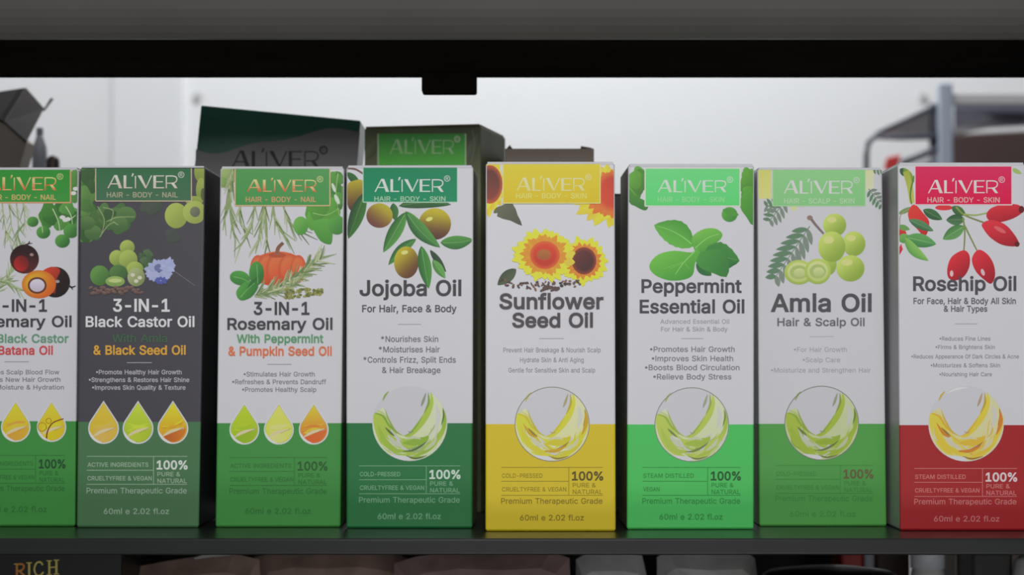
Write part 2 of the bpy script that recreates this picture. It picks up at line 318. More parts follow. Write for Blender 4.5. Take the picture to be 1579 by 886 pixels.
 't': (114, ['102,190 102,164 3,164 3,190', '32,236 63,236 63,49 64,38 68,31 75,26 85,25 93,26 101,27 107,1 96,-1 84,-2 62,1 46,11 36,26 32,46']),
 'u': (205, ['91,-3 73,-1 57,5 44,15 35,29 28,47 26,69 26,190 57,190 57,72 60,52 68,37 82,28 100,25 113,27 125,31 134,38 142,48 146,61 148,76 148,190 179,190 179,0 149,0 149,46 154,46 143,23 129,8 111,0']),
 'v': (195, ['81,0 9,190 42,190 83,78 93,43 103,10 92,10 101,43 112,78 152,190 186,190 113,0']),
 'w': (284, ['69,0 11,190 44,190 67,107 77,68 88,21 82,21 93,67 103,107 126,190 158,190 181,107 191,68 201,21 196,21 206,68 217,107 240,190 272,190 215,0 184,0 159,86 152,112 145,140 138,169 145,169 138,140 131,112 124,86 99,0']),
 'x': (189, ['10,0 86,109 86,86 14,190 50,190 74,153 90,127 104,103 88,103 101,127 117,153 141,190 176,190 104,84 104,107 179,0 143,0 115,43 100,68 86,91 102,91 89,68 74,43 46,0']),
 'y': (195, ['24,-69 31,-43 36,-44 52,-44 59,-42 65,-37 71,-29 75,-18 81,-1 9,190 42,190 83,78 93,43 103,10 92,10 101,43 112,78 153,190 186,190 102,-29 96,-43 88,-54 80,-62 70,-68 58,-71 46,-73 32,-72']),
 'z': (190, ['21,0 21,23 127,160 127,161 24,161 24,190 166,190 166,165 63,30 63,28 169,28 169,0']),
}
GL = {k: (a, [[tuple(int(c) for c in p.split(",")) for p in q.split()] for q in ps]) for k, (a, ps) in GLYPH.items()}


def smooth_line(pts, n=6, closed=False):
    k = len(pts)
    if k < 3:
        return [tuple(p) for p in pts]
    out = []
    rng = range(k) if closed else range(k - 1)
    for i in rng:
        if closed:
            p0, p1, p2, p3 = pts[i - 1], pts[i], pts[(i + 1) % k], pts[(i + 2) % k]
        else:
            p0, p1, p2, p3 = pts[max(i - 1, 0)], pts[i], pts[i + 1], pts[min(i + 2, k - 1)]
        for j in range(n):
            t = j / n
            out.append(tuple(0.5 * ((2 * p1[a]) + (-p0[a] + p2[a]) * t + (2 * p0[a] - 5 * p1[a] + 4 * p2[a] - p3[a]) * t * t
                                    + (-p0[a] + 3 * p1[a] - 3 * p2[a] + p3[a]) * t ** 3) for a in (0, 1)))
    if not closed:
        out.append(tuple(pts[-1]))
    return out


def mixc(a, b, t):
    t = max(0, min(1, t))
    return tuple(a[i] + (b[i] - a[i]) * t for i in range(3))


_GM = {}


def glyph_mesh(ps, h):
    """triangles of a letter, its outlines pushed out by h for a bold cut"""
    key = (repr(ps), h)
    if key in _GM:
        return _GM[key]
    loops = []
    for q in ps:
        n, out = len(q), []
        for i in range(n):
            e0 = Vector((q[i][0] - q[i - 1][0], q[i][1] - q[i - 1][1]))
            e1 = Vector((q[(i + 1) % n][0] - q[i][0], q[(i + 1) % n][1] - q[i][1]))
            if e0.length < 1e-6 or e1.length < 1e-6:
                continue
            e0.normalize()
            e1.normalize()
            n0, n1 = Vector((-e0.y, e0.x)), Vector((-e1.y, e1.x))
            m = (n0 + n1) / max(0.5, 1 + n0.dot(n1))
            out.append(Vector((q[i][0] + m.x * h, q[i][1] + m.y * h)))
        loops.append(out)
    vs, es = [], []
    for l in loops:
        b = len(vs)
        vs += l
        es += [(b + i, b + (i + 1) % len(l)) for i in range(len(l))]
    V, _e, F = delaunay_2d_cdt(vs, es, [], 0, 1e-4)[:3]

    def wind(x, y):
        w = 0
        for l in loops:
            for i in range(len(l)):
                a, b = l[i - 1], l[i]
                if (a.y <= y) != (b.y <= y):
                    if a.x + (y - a.y) / (b.y - a.y) * (b.x - a.x) > x:
                        w += 1 if b.y > a.y else -1
        return w
    keep = []
    for f in F:
        cx, cy = sum(V[i].x for i in f) / len(f), sum(V[i].y for i in f) / len(f)
        if wind(cx, cy) != 0:
            keep.append(tuple(f))
    _GM[key] = ([(v.x, v.y) for v in V], keep)
    return _GM[key]


class Art:
    """Print on a carton's front panel. Shapes are given in tenths-of-millimetre-like units of the panel (x right, y down);
    `place` turns them into points of the panel's plane, every shape lies a few microns above the one before."""
    def __init__(s, place, normal, root, clip=None):
        s.place, s.n, s.root, s.clip = place, Vector(normal), root, clip
        s.lay = 8
        s.o = (0, 0)
        s.sc = 2.9545
        s.reset()

    def reset(s):
        s.v, s.f, s.c = [], [], []

    def at(s, ox, oy):
        s.o = (ox, oy)
        return s

    def w(s, p):
        return s.place(s.o[0] + p[0] / s.sc, s.o[1] + p[1] / s.sc) + s.n * (s.lay * 1.5e-6)

    def raw(s, pts, faces, cols):
        n = len(s.v)
        s.v += [s.w(p) for p in pts]
        s.f += [tuple(i + n for i in f) for f in faces]
        s.c += cols

    def fill(s, pts, col, col2=None, d=(0, 1), sm=0):
        s.lay += 1
        if sm:
            pts = smooth_line(pts, sm, True)
        tri = tessellate_polygon([[Vector((p[0], p[1], 0)) for p in pts]])
        if col2 is None:
            cols = [col] * len(pts)
        else:
            q = [p[0] * d[0] + p[1] * d[1] for p in pts]
            a, b = min(q), max(q)
            cols = [mixc(col, col2, (x - a) / max(b - a, 1e-6)) for x in q]
        s.raw(pts, tri, cols)

    def ell(s, cx, cy, rx, ry, col, col2=None, d=(0, 1), rot=0.0, rim=None, n=28):
        s.lay += .5 if n < 10 else 1
        ca, sa = math.cos(math.radians(rot)), math.sin(math.radians(rot))
        l = math.hypot(*d)
        pts, cols, fc = [(cx, cy)], [mixc(col, col2, .5) if col2 else col], []
        rings = (0.35, 0.7, 1.0)
        for r in rings:
            for i in range(n):
                a = 2 * math.pi * i / n
                x, y = rx * r * math.cos(a), ry * r * math.sin(a)
                X, Y = x * ca - y * sa, x * sa + y * ca
                pts.append((cx + X, cy + Y))
                t = 0.5 + 0.5 * (X * d[0] + Y * d[1]) / l / max(rx, ry)
                c = mixc(col, col2, t * t * (3 - 2 * t)) if col2 else col
                cols.append(mixc(c, rim, 0.75) if (rim and r == 1.0) else c)
        for i in range(n):
            fc.append((0, 1 + i, 1 + (i + 1) % n))
            for k in range(len(rings) - 1):
                a, b = 1 + k * n, 1 + (k + 1) * n
                fc.append((a + i, b + i, b + (i + 1) % n, a + (i + 1) % n))
        s.raw(pts, fc, cols)

    def stroke(s, pts, w0, w1, col, col2=None, wm=None, n=5):
        s.lay += 0.5
        P = smooth_line(pts, n)
        k = len(P)
        v, c, f = [], [], []
        for i, p in enumerate(P):
            a, b = P[max(i - 1, 0)], P[min(i + 1, k - 1)]
            tx, ty = b[0] - a[0], b[1] - a[1]
            L = math.hypot(tx, ty) or 1
            t = i / (k - 1)
            w = w0 + (w1 - w0) * t if wm is None else ((w0 + (wm - w0) * math.sin(t * math.pi)) if t < .5 else (w1 + (wm - w1) * math.sin(t * math.pi)))
            nx, ny = -ty / L * w / 2, tx / L * w / 2
            v += [(p[0] + nx, p[1] + ny), (p[0] - nx, p[1] - ny)]
            cc = mixc(col, col2, t) if col2 else col
            c += [cc, cc]
            if i:
                j = 2 * i
                f.append((j - 2, j - 1, j + 1, j))
        s.raw(v, f, c)

    def line(s, x0, y0, x1, y1, w, col):
        s.stroke([(x0, y0), (x1, y1)], w, w, col)

    def leaf(s, x0, y0, x1, y1, w, col, col2=None, rib=None, bend=0.0, jag=0.0):
        dx, dy = x1 - x0, y1 - y0
        L = math.hypot(dx, dy)
        ux, uy, nx, ny = dx / L, dy / L, -dy / L, dx / L
        A, B, mid = [], [], []
        N = 14
        for i in range(N + 1):
            t = i / N
            h = w / 2 * (math.sin(math.pi * t ** 0.9)) ** 0.8
            if jag and 0 < i < N:
                h *= 1 + (jag if i % 2 else -jag)
            k = bend * L * math.sin(math.pi * t)
            m = (x0 + dx * t + nx * k, y0 + dy * t + ny * k)
            mid.append(m)
            A.append((m[0] + nx * h, m[1] + ny * h))
            B.append((m[0] - nx * h, m[1] - ny * h))
        s.lay += 1
        v, c, f = [], [], []
        c2 = col2 or col
        for i in range(N + 1):
            v += [A[i], mid[i], B[i]]
            c += [c2, mixc(col, c2, .35), col]
            if i:
                j = 3 * i
                f += [(j - 3, j - 2, j + 1, j), (j - 2, j - 1, j + 2, j + 1)]
        s.raw(v, f, c)
        if rib:
            s.stroke(mid[1:-1:3] + [mid[-2]], max(2, w * .05), 1, rib)

    def text(s, t, x0, x1, base, cap, col, bold=0.0, col2=None):
        """t runs from x0 to x1, capitals `cap` high standing on y = base"""
        s.lay += 4.0
        adv, items = 0, []
        for ch in t:
            if ch == ' ':
                adv += 118
                continue
            if ch == '\u2022':
                items.append((adv + 10, [[(60 + 54 * math.cos(-a * math.pi / 5), 125 + 54 * math.sin(-a * math.pi / 5)) for a in range(10)]]))
                adv += 150
                continue
            a, ps = GL[ch]
            items.append((adv, ps))
            adv += a
        xs = [ax + p[0] for ax, ps in items for q in ps for p in q]
        lo, hi = min(xs), max(xs)
        kx, ky = (x1 - x0) / (hi - lo), cap / 254.0
        h = bold * 254
        for ax, ps in items:
            pts, tri = glyph_mesh(ps, h)
            s.raw([(x0 + (ax + p[0] - lo) * kx, base - p[1] * ky) for p in pts], tri,
                  [mixc(col, col2, p[1] / 254.0) if col2 else col for p in pts])

    def done(s, name, parent=None, material=None, label=None):
        if s.clip:
            s.v = [s.clip(p) for p in s.v]
        me = bpy.data.meshes.new(name)
        me.from_pydata([tuple(v) for v in s.v], [], s.f)
        at = me.attributes.new('ink', 'FLOAT_COLOR', 'POINT')
        buf = []
        for c in s.c:
            buf += INK(c)
        at.data.foreach_set('color', buf)
        me.materials.append(material or M_INK)
        o = bpy.data.objects.new(name, me)
        COL.objects.link(o)
        par = parent or s.root
        o.parent = par
        o.matrix_parent_inverse = Matrix.Translation(s.root.location).inverted() if par is s.root else Matrix.Identity(4)
        if label:
            o['label'] = label
        if name in ('title_lettering', 'claims_lettering', 'oil_drop', 'oil_swirl'):
            s.lay = 8                     # what follows lies on bare card again
        s.reset()
        return o

    # ---- repeated pieces of the cartons' print
    def logo(s, x0, x1, yt, yb, c1, c2, cr=None):
        """the brand lettering: thin-and-thick capitals with an apostrophe, c1 at the top to c2 at the foot"""
        w, h = x1 - x0, yb - yt

        def P(x, y):
            return (x0 + x / 633 * w, yb - y / 115 * h)

        def poly(*pts):
            s.fill([P(*p) for p in pts], c1, c2)
        tn, tk = 9, 24
        poly((0, 0), (tn + 3, 0), (73, 115), (62, 115))
        poly((62, 115), (88, 115), (134, 0), (104, 0))
        poly((22, 34), (118, 34), (115, 43), (26, 43))
        poly((146, 0), (146 + tk, 0), (146 + tk, 112), (146, 112))
        poly((146, 0), (146, 9), (226, 9), (226, 0))
        poly((226, 132), (240, 128), (226, 100), (216, 104))
        poly((248, 0), (258, 0), (258, 108), (248, 108))
        poly((272, 112), (304, 112), (352, 12), (340, 0))
        poly((340, 0), (350, 0), (404, 112), (393, 112))
        poly((414, 0), (414 + tk, 0), (414 + tk, 112), (414, 112))
        for y in (0, 52, 103):
            poly((414, y), (414, y + 9), (512 if y != 52 else 500, y + 9), (512 if y != 52 else 500, y))
        poly((526, 0), (536, 0), (536, 112), (526, 112))
        bowl = [P(536 + 0, 107), P(590, 107), P(618, 98), P(626, 80), P(618, 58), P(592, 46), P(540, 44)]
        s.stroke(bowl, 5 * w / 320, 5 * w / 320, c1, c2, n=3)
        poly((572, 46), (600, 46), (633, 0), (606, 0))
        cr = cr or c1
        r = 13 * w / 320
        cx, cy = P(665, 118)
        s.stroke([(cx + r * math.cos(a * math.pi / 8), cy + r * math.sin(a * math.pi / 8)) for a in range(17)], 2.5, 2.5, cr, n=1)
        s.text('R', cx - r * .45, cx + r * .45, cy + r * .55, r * 1.1, cr)

    def plate(s, x0, y0, x1, y1, col, edge, sub, logo, lc1, lc2, subc, subx, subb, col2=None, ew=5, lab='foil brand plate', subcap=23):
        s.fill([(x0, y0), (x1, y0), (x1, y1), (x0, y1)], col, col2)
        if edge:
            for a in ((x0, y0, x0, y1), (x1, y0, x1, y1), (x0, y1, x1, y1), (x0, y0, x1, y0)):
                s.line(*a, ew, edge)
        pl = s.done('brand_plate', material=M_FOIL)
        s.logo(*logo, lc1, lc2)
        s.text(sub, subx[0], subx[1], subb, subcap, subc, 0.02)
        s.done('brand_lettering', pl, M_FOIL)

    def grade(s, x0, x1, yt, t1, t2, dark, c100, faint, prem_y, ml, ml_y, mlc=None, y2=None):
        xs = x0 + .665 * (x1 - x0)
        y1 = yt + 63
        y2 = y2 or yt + 127
        for a in ((x0, yt, x1, yt), (x0, y1, xs, y1), (x0, y2, x1, y2), (xs, yt, xs, y2)):
            s.line(*a, 3.0, faint)
        s.text(t1, x0 + 4, min(xs - 12, x0 + 15.6 * len(t1)), yt + 47, 19, faint, .02)
        s.text(t2, x0 + 4, min(xs - 6, x0 + 15.6 * len(t2)), yt + 109, 19, faint, .02)
        s.text('100%', xs + 16, x1, yt + 58, 38, c100, .05)
        s.text('PURE &', xs + 18, x1 - 32, yt + 90, 19, faint, .02)
        s.text('NATURAL', xs + 18, x1 - 2, yt + 121, 20, faint, .02)
        s.text('Premium Therapeutic Grade', x0, x1 - 2, prem_y, 25, dark, .015)
        s.text('60ml e 2.02 fl.oz', ml[0], ml[1], ml_y, 25, mlc or dark, .02)
        s.done('grade_panel')

    def drop(s, cx, tip, bot, r, base, top, low, seed, accent=None):
        rnd = random.Random(seed)
        cy = bot - r

        def shape(k):
            pts = [(cx, cy - (cy - tip) * (k + (1 - k) * .25))]
            for i in range(0, 25):
                a = math.radians(-28 + i * (236 / 24))
                pts.append((cx + r * k * math.cos(a), cy + r * k * math.sin(a)))
            return pts
        s.fill(shape(1.0), (205, 205, 200), (225, 225, 228), (1, 1))
        s.fill(shape(.93), (150, 150, 140), (170, 165, 150))
        s.fill(shape(.90), top, base)
        for i in range(7):
            y = cy - 20 + i * 9
            s.stroke([(cx - r * .7, y + rnd.uniform(-6, 12)), (cx, y + rnd.uniform(-12, 12)), (cx + r * .7, y + rnd.uniform(-26, 2))], 1, 1,
                     mixc(top, low, rnd.random()), wm=rnd.uniform(6, 12))
        s.fill([(cx - r * .62, cy + r * .45), (cx - r * .1, cy + r * .22), (cx + r * .5, cy + r * .02), (cx + r * .84, cy - r * .02), (cx + r * .72, cy + r * .42),
                (cx + r * .3, cy + r * .8), (cx - r * .2, cy + r * .84)], low, mixc(low, base, .6), (1, 0), sm=4)
        s.stroke([(cx - r * .66, cy + r * .5), (cx - r * .1, cy + r * .18), (cx + r * .8, cy - r * .05)], 3, 3, (205, 190, 150), wm=14)
        s.stroke([(cx + r * .1, cy + r * .25), (cx + r * .82, cy - r * .08)], 2, 2, mixc(low, (60, 40, 10), .4), wm=4)
        if accent:
            accent()
        s.stroke([(cx - r * .9, cy + r * .2), (cx - r * .6, cy + r * .68), (cx - r * .1, cy + r * .93)], 1, 1, (232, 232, 235), wm=9)
        s.done('oil_drop')

    def swirl(s, cx, cy, R, lime, deep, pale, dark, ring=None, glint=False, white=(186, 186, 190), red=None):
        def P(x, y):
            return (cx + x * R, cy - y * R)

        def poly(pts, c, c2=None, d=(0, 1), sm=4):
            s.fill([P(*p) for p in pts], c, c2, d, sm)

        def st(pts, wm, c, c2=None, w0=1.0):
            s.stroke([P(*p) for p in pts], w0, w0, c, c2, wm=wm * R)
        s.ell(cx, cy, R, R, white, n=48)
        arc = [(math.cos(math.radians(a)), math.sin(math.radians(a))) for a in range(168, 420, 9)]
        inner = [(.50, .78), (.46, .52), (.34, .22), (.17, -.08), (-.02, -.28), (-.16, -.32), (-.36, -.22), (-.52, .02), (-.62, .26), (-.72, .44)]
        poly([(x * .985, y * .985) for x, y in arc] + inner, pale, mixc(pale, lime, .15), sm=1)
        poly([(-.96, .24), (-.82, .28), (-.62, .06), (-.44, -.22), (-.2, -.40), (.1, -.36), (.3, -.48), (.55, -.42), (.8, -.2), (.9, -.05), (.8, -.5), (.5, -.82), (.2, -.95),
              (-.1, -.86), (-.45, -.82), (-.75, -.58), (-.95, -.1)], lime, mixc(lime, deep, .25), sm=4)
        rnd = random.Random(int(cx * 7 + R))
        for i in range(26):
            k = rnd.random()
            a0 = rnd.uniform(185, 330)
            da = rnd.uniform(25, 60)
            P_ = []
            for j in range(4):
                q = math.radians(a0 + da * j / 3)
                rr_ = .60 + .36 * (k * .8 + .2 * math.sin(j + i))
                P_.append((math.cos(q) * rr_ * (.8 + .25 * k) + .04, math.sin(q) * rr_))
            st(P_, rnd.uniform(.02, .07), mixc(rnd.choice((lime, deep, pale, white)), white, rnd.uniform(0, .45)))
        st([(.56, .84), (.58, .58), (.46, .26), (.24, -.06), (.0, -.3), (-.16, -.33)], .17, lime, mixc(lime, deep, .3))
        st([(.49, .82), (.5, .55), (.37, .25)], .06, mixc(dark, lime, .5))
        st([(.43, .82), (.36, .6), (.30, .45)], .07, mixc(dark, white, .45))
        st([(.34, .22), (.22, .0), (.02, -.24), (-.15, -.33)], .035, deep)
        st([(-.66, .38), (-.56, .1), (-.38, -.2), (-.16, -.34)], .05, mixc(lime, dark, .35))
        st([(-.94, .28), (-.72, .2), (-.55, -.05), (-.34, -.28)], .06, deep)
        st([(-.9, .36), (-.7, .26), (-.58, .08)], .05, mixc(lime, white, .4))
        st([(-.66, -.1), (-.52, -.24), (-.4, -.34)], .06, dark)
        st([(-.84, -.05), (-.7, -.42), (-.42, -.7), (-.1, -.74)], .16, mixc(lime, deep, .35))
        st([(-.6, -.30), (-.4, -.52), (-.16, -.62)], .13, mixc(white, lime, .25))
        st([(-.2, -.52), (.1, -.5), (.38, -.44), (.5, -.32)], .2, mixc(lime, deep, .7))
        st([(-.14, -.42), (.12, -.37), (.3, -.42)], .07, mixc(white, lime, .3))
        st([(-.2, -.74), (.05, -.72), (.3, -.6), (.45, -.48)], .06, dark)
        st([(.1, -.88), (.42, -.74), (.7, -.48), (.84, -.15)], .12, mixc(lime, deep, .5))
        st([(.38, -.72), (.6, -.55), (.72, -.36)], .1, mixc(white, lime, .35))
        st([(.88, .42), (.93, .1), (.86, -.25), (.66, -.6)], .11, deep, lime)
        st([(.88, .40), (.9, .2), (.84, -.05)], .045, dark)
        st([(.7, .5), (.76, .2), (.68, -.12)], .12, mixc(white, pale, .3))
        st([(-.1, -.86), (.15, -.93), (.45, -.86)], .05, dark)
        poly([(-.52, -.84), (-.2, -.86), (-.02, -.9), (-.02, -.98), (-.25, -.965)], (196, 196, 198))
        st([(-.56, .86), (-.66, .74), (-.72, .6)], .05, mixc(lime, dark, .4))
        st([(-.05, -.2), (.02, -.24), (.1, -.2)], .03, mixc(dark, white, .4))
        if red:
            st([(-.78, .02), (-.6, -.26), (-.42, -.36)], .07, red)
            st([(-.2, -.72), (.1, -.72), (.4, -.58)], .09, red)
            st([(.9, .34), (.92, .05), (.8, -.3)], .1, red)
        if ring:
            s.stroke([(cx + R * math.cos(math.radians(a)), cy + R * math.sin(math.radians(a))) for a in range(0, 361, 8)], 3.4, 3.4, ring, n=1)
        if glint:
            s.stroke([P(math.cos(math.radians(a)) * .95, math.sin(math.radians(a)) * .95) for a in range(122, 84, -6)], 2, 2, (232, 230, 230), wm=11)
        s.done('oil_swirl')

    def sprig(s, pts, n, ln, w, cols, seed, spread=35):
        rnd = random.Random(seed)
        P = smooth_line(pts, 8)
        s.stroke(pts, w * 1.1, w * .5, cols[0])
        for i in range(n):
            p = P[int(rnd.random() * (len(P) - 1))]
            q = P[min(P.index(p) + 1, len(P) - 1)]
            a = math.atan2(q[1] - p[1], q[0] - p[0]) + math.radians(rnd.choice((-1, 1)) * rnd.uniform(12, spread))
            l = ln * rnd.uniform(.6, 1.15)
            s.stroke([p, (p[0] + l * math.cos(a), p[1] + l * math.sin(a))], w, w * .3, rnd.choice(cols))

    def fern(s, x0, y0, x1, y1, n, ll, lw, col, col2, sides=(-1, 1), ang=58):
        s.stroke([(x0, y0), (x1, y1)], 4, 3, col2)
        b = math.atan2(y1 - y0, x1 - x0)
        for i in range(n):
            t = (i + .5) / n
            x, y = x0 + (x1 - x0) * t, y0 + (y1 - y0) * t
            l = ll * (.55 + .45 * math.sin(math.pi * min(1, t * .9 + .15)))
            for sd in sides:
                a = b + sd * math.radians(ang)
                s.leaf(x, y, x + l * math.cos(a), y + l * math.sin(a), lw, col if sd < 0 else col2)

    def flower(s, cx, cy, rx, ry, n, pc, pc2, seed, width=.34, r0=.25):
        rnd = random.Random(seed)
        for k in range(2):
            for i in range(n):
                a = 2 * math.pi * (i + .5 * k + rnd.uniform(-.2, .2)) / n
                l = rnd.uniform(.85, 1.05) * (1 - .12 * k)
                s.leaf(cx + rx * r0 * math.cos(a), cy + ry * r0 * math.sin(a), cx + rx * l * math.cos(a), cy + ry * l * math.sin(a), width * min(rx, ry),
                       mixc(pc, pc2, rnd.random() * .5), mixc(pc, pc2, .2 + rnd.random() * .5), bend=rnd.uniform(-.06, .06))

    def cluster(s, cx, cy, rx, ry, n, r, cols, seed):
        rnd = random.Random(seed)
        for i in range(n):
            a, q = rnd.uniform(0, 2 * math.pi), math.sqrt(rnd.random())
            x, y, k = cx + rx * q * math.cos(a), cy + ry * q * math.sin(a), r * rnd.uniform(.7, 1.2)
            c = rnd.choice(cols)
            s.fill([(x + k * (1 + .16 * math.sin(3 * t + i)) * math.cos(t), y + k * (1 + .16 * math.sin(3 * t + i)) * math.sin(t)) for t in [j * .393 for j in range(16)]],
                   c, mixc(c, (30, 60, 20), .25), (1, 1))


# ------------------------------------------------------------------ materials
M_BLACK = mat('black_painted_metal', (.013, .011, .0095), .7, 0, 0.0, .25, 60)
M_FACE = mat('grey_black_lip_metal', (.088, .084, .078), .5, 0, .3, .1, 30)
M_LIP = mat('dark_green_black_metal', (.014, .0165, .0145), .30, 0, .4, .2, 50)
M_WALL = mat('white_wall_paint', (.80, .80, .80), .7, 0, .3, .015, 6)
M_GWALL = mat('shaded_wall_paint', (.66, .655, .66), .7, 0, .3, .02, 6)  # left wall's weaker light painted in as a greyer white
M_FLOOR = mat('grey_floor', (.25, .24, .23), .6, 0, .4, .1, 8)
M_PAPER = mat('white_carton_paper', (.79, .79, .82), .42, 0, .4, .01, 80)

# ------------------------------------------------------------------ the room behind the shelf
YB = 1.90
xr = W(2300, 443, YB).x
xp0, xp1 = W(170, 300, YB - .016).x, W(281, 300, YB).x
b = MB().box((xp1 - .06, YB, -.9), (xr, YB + .06, 1.5))
o = b.build('wall_back', M_WALL)
o['kind'] = 'structure'
o = MB().box((xp0, YB - .016, -.9), (xp1, YB + .02, 1.5), bevel=.002).build('trim_1', mat('white_pilaster_paint', (.74, .74, .745), .7, 0, .3, .015, 6))
o['kind'] = 'structure'
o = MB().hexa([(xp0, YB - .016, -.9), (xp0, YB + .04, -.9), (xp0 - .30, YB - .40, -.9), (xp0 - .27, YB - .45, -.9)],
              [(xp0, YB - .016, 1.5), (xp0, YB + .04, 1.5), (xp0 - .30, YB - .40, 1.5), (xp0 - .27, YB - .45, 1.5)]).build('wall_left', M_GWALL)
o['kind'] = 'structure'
o = MB().box((-1.4, -.3, -.96), (xr, YB + .06, -.9)).build('floor', M_FLOOR)
o['kind'] = 'structure'
for px, py in ((305, 149), (1423, 150)):
    c = W(px, py, YB)
    bm_ = MB()
    ring = [(.0030, 0), (.0042, -.0010), (.0042, -.0018), (.0012, -.0020), (.0010, -.0005)]
    v, f = [], []
    for r, yy in ring:
        for i in range(20):
            a = 2 * math.pi * i / 20
            v.append((c.x + r * math.cos(a), YB + yy - .0004, c.z + r * math.sin(a)))
    for j in range(4):
        for i in range(20):
            k = (i + 1) % 20
            f.append((j * 20 + i, j * 20 + k, (j + 1) * 20 + k, (j + 1) * 20 + i))
    bm_.add(v, f)
    o = bm_.build('wall_plug', mat('grey_plug', (.55, .55, .55), .6))
    tag(o, 'small grey plug in the white wall above the dark green leaning box' if px < 800 else 'small grey plug in the white wall beside the pale rack post', 'wall plug')

# ------------------------------------------------------------------ the shelf unit the cartons stand on
SH = .1092 + CAMZ                  # underside of the upper board
YF, YU0, YU1 = .711, .702, .810
unit = empty('shelf_unit', (0, .9, -.9))
tag(unit, 'black metal shelf unit whose boards run above and below the row of oil cartons', 'shelf')
XL, XR = -.42, .42


def lipped(y0, y1, z_top, lip_h, r, thick, face_in=.0):
    """profile of a board with a rounded front lip, extruded along x"""
    prof = [(y1, z_top), (y0 + r, z_top)]
    for i in range(1, 7):
        a = math.pi / 2 * i / 6
        prof.append((y0 + r - r * math.sin(a), z_top - r + r * math.cos(a)))
    zb = z_top - lip_h
    prof.append((y0, zb + r))
    for i in range(1, 7):
        a = math.pi / 2 * i / 6
        prof.append((y0 + r - r * math.cos(a), zb + r - r * math.sin(a)))
    prof += [(y1, zb)] if thick is None else [(y0 + .004, zb), (y0 + .004, z_top - thick), (y1, z_top - thick)]
    n = len(prof)
    v = [(XL, y, z) for y, z in prof] + [(XR, y, z) for y, z in prof]
    f = [(i, (i + 1) % n, (i + 1) % n + n, i + n) for i in range(n)] + [tuple(range(n - 1, -1, -1)), tuple(range(n, 2 * n))]
    return MB().add(v, f)


lipped(YF, 1.06, 0.0, .0056, .0007, .0035).build('lower_board', M_LIP, unit)
MB().box((XL, YU0 + .012, SH), (XR, YU1, SH + .030)).build('upper_board', M_BLACK, unit)
lipv, LN = [], 14
for i in range(LN + 1):
    q = math.radians(-62 + 124 * i / LN)
    lipv.append((YU0 + .011 - .017 * (math.cos(q) - math.cos(math.radians(62))) - .0025, SH + .018 + .018 * math.sin(q) / math.sin(math.radians(62))))
lipv += [(YU0 + .012, SH + .036), (YU0 + .012, SH)]
n_ = len(lipv)
MB().add([(XL, y, z) for y, z in lipv] + [(XR, y, z) for y, z in lipv], [(i, (i + 1) % n_, (i + 1) % n_ + n_, i + n_) for i in range(n_)]
         + [tuple(range(n_ - 1, -1, -1)), tuple(range(n_, 2 * n_))]).build('upper_lip', M_FACE, unit)
lipped(YF + .004, 1.06, -.155, .020, .003, .004).build('bottom_board', M_LIP, unit)
k0, k1 = W(650, 130, YU1 - .012).x, W(735, 130, YU1 - .012).x
zk = W(700, 142, YU1 - .012).z
kb = MB().box((k0, YU1 - .012, zk), (k1, YU1 - .002, SH + .004), bevel=.0008)
kb.build('hanging_bracket', M_BLACK, unit)
for sx in (-1, 1):
    MB().box((sx * .405 - .014, .80, -.9), (sx * .405 + .014, .83, .40), bevel=.002).build('upright_post', M_BLACK, unit)
    MB().box((sx * .405 - .006, .83, -.02), (sx * .405 + .006, 1.05, -.0036), bevel=.001).build('board_arm', M_BLACK, unit)

# ------------------------------------------------------------------ cartons
CH, CD = .1292, .043


def ground(px, py):
    """where that place of the photograph meets the shelf's top"""
    Y = .75
    for _ in range(30):
        Y -= (W(px, py, Y).z) / ((W(px, py, Y + 1e-4).z - W(px, py, Y).z) / 1e-4)
    return W(px, py, Y)


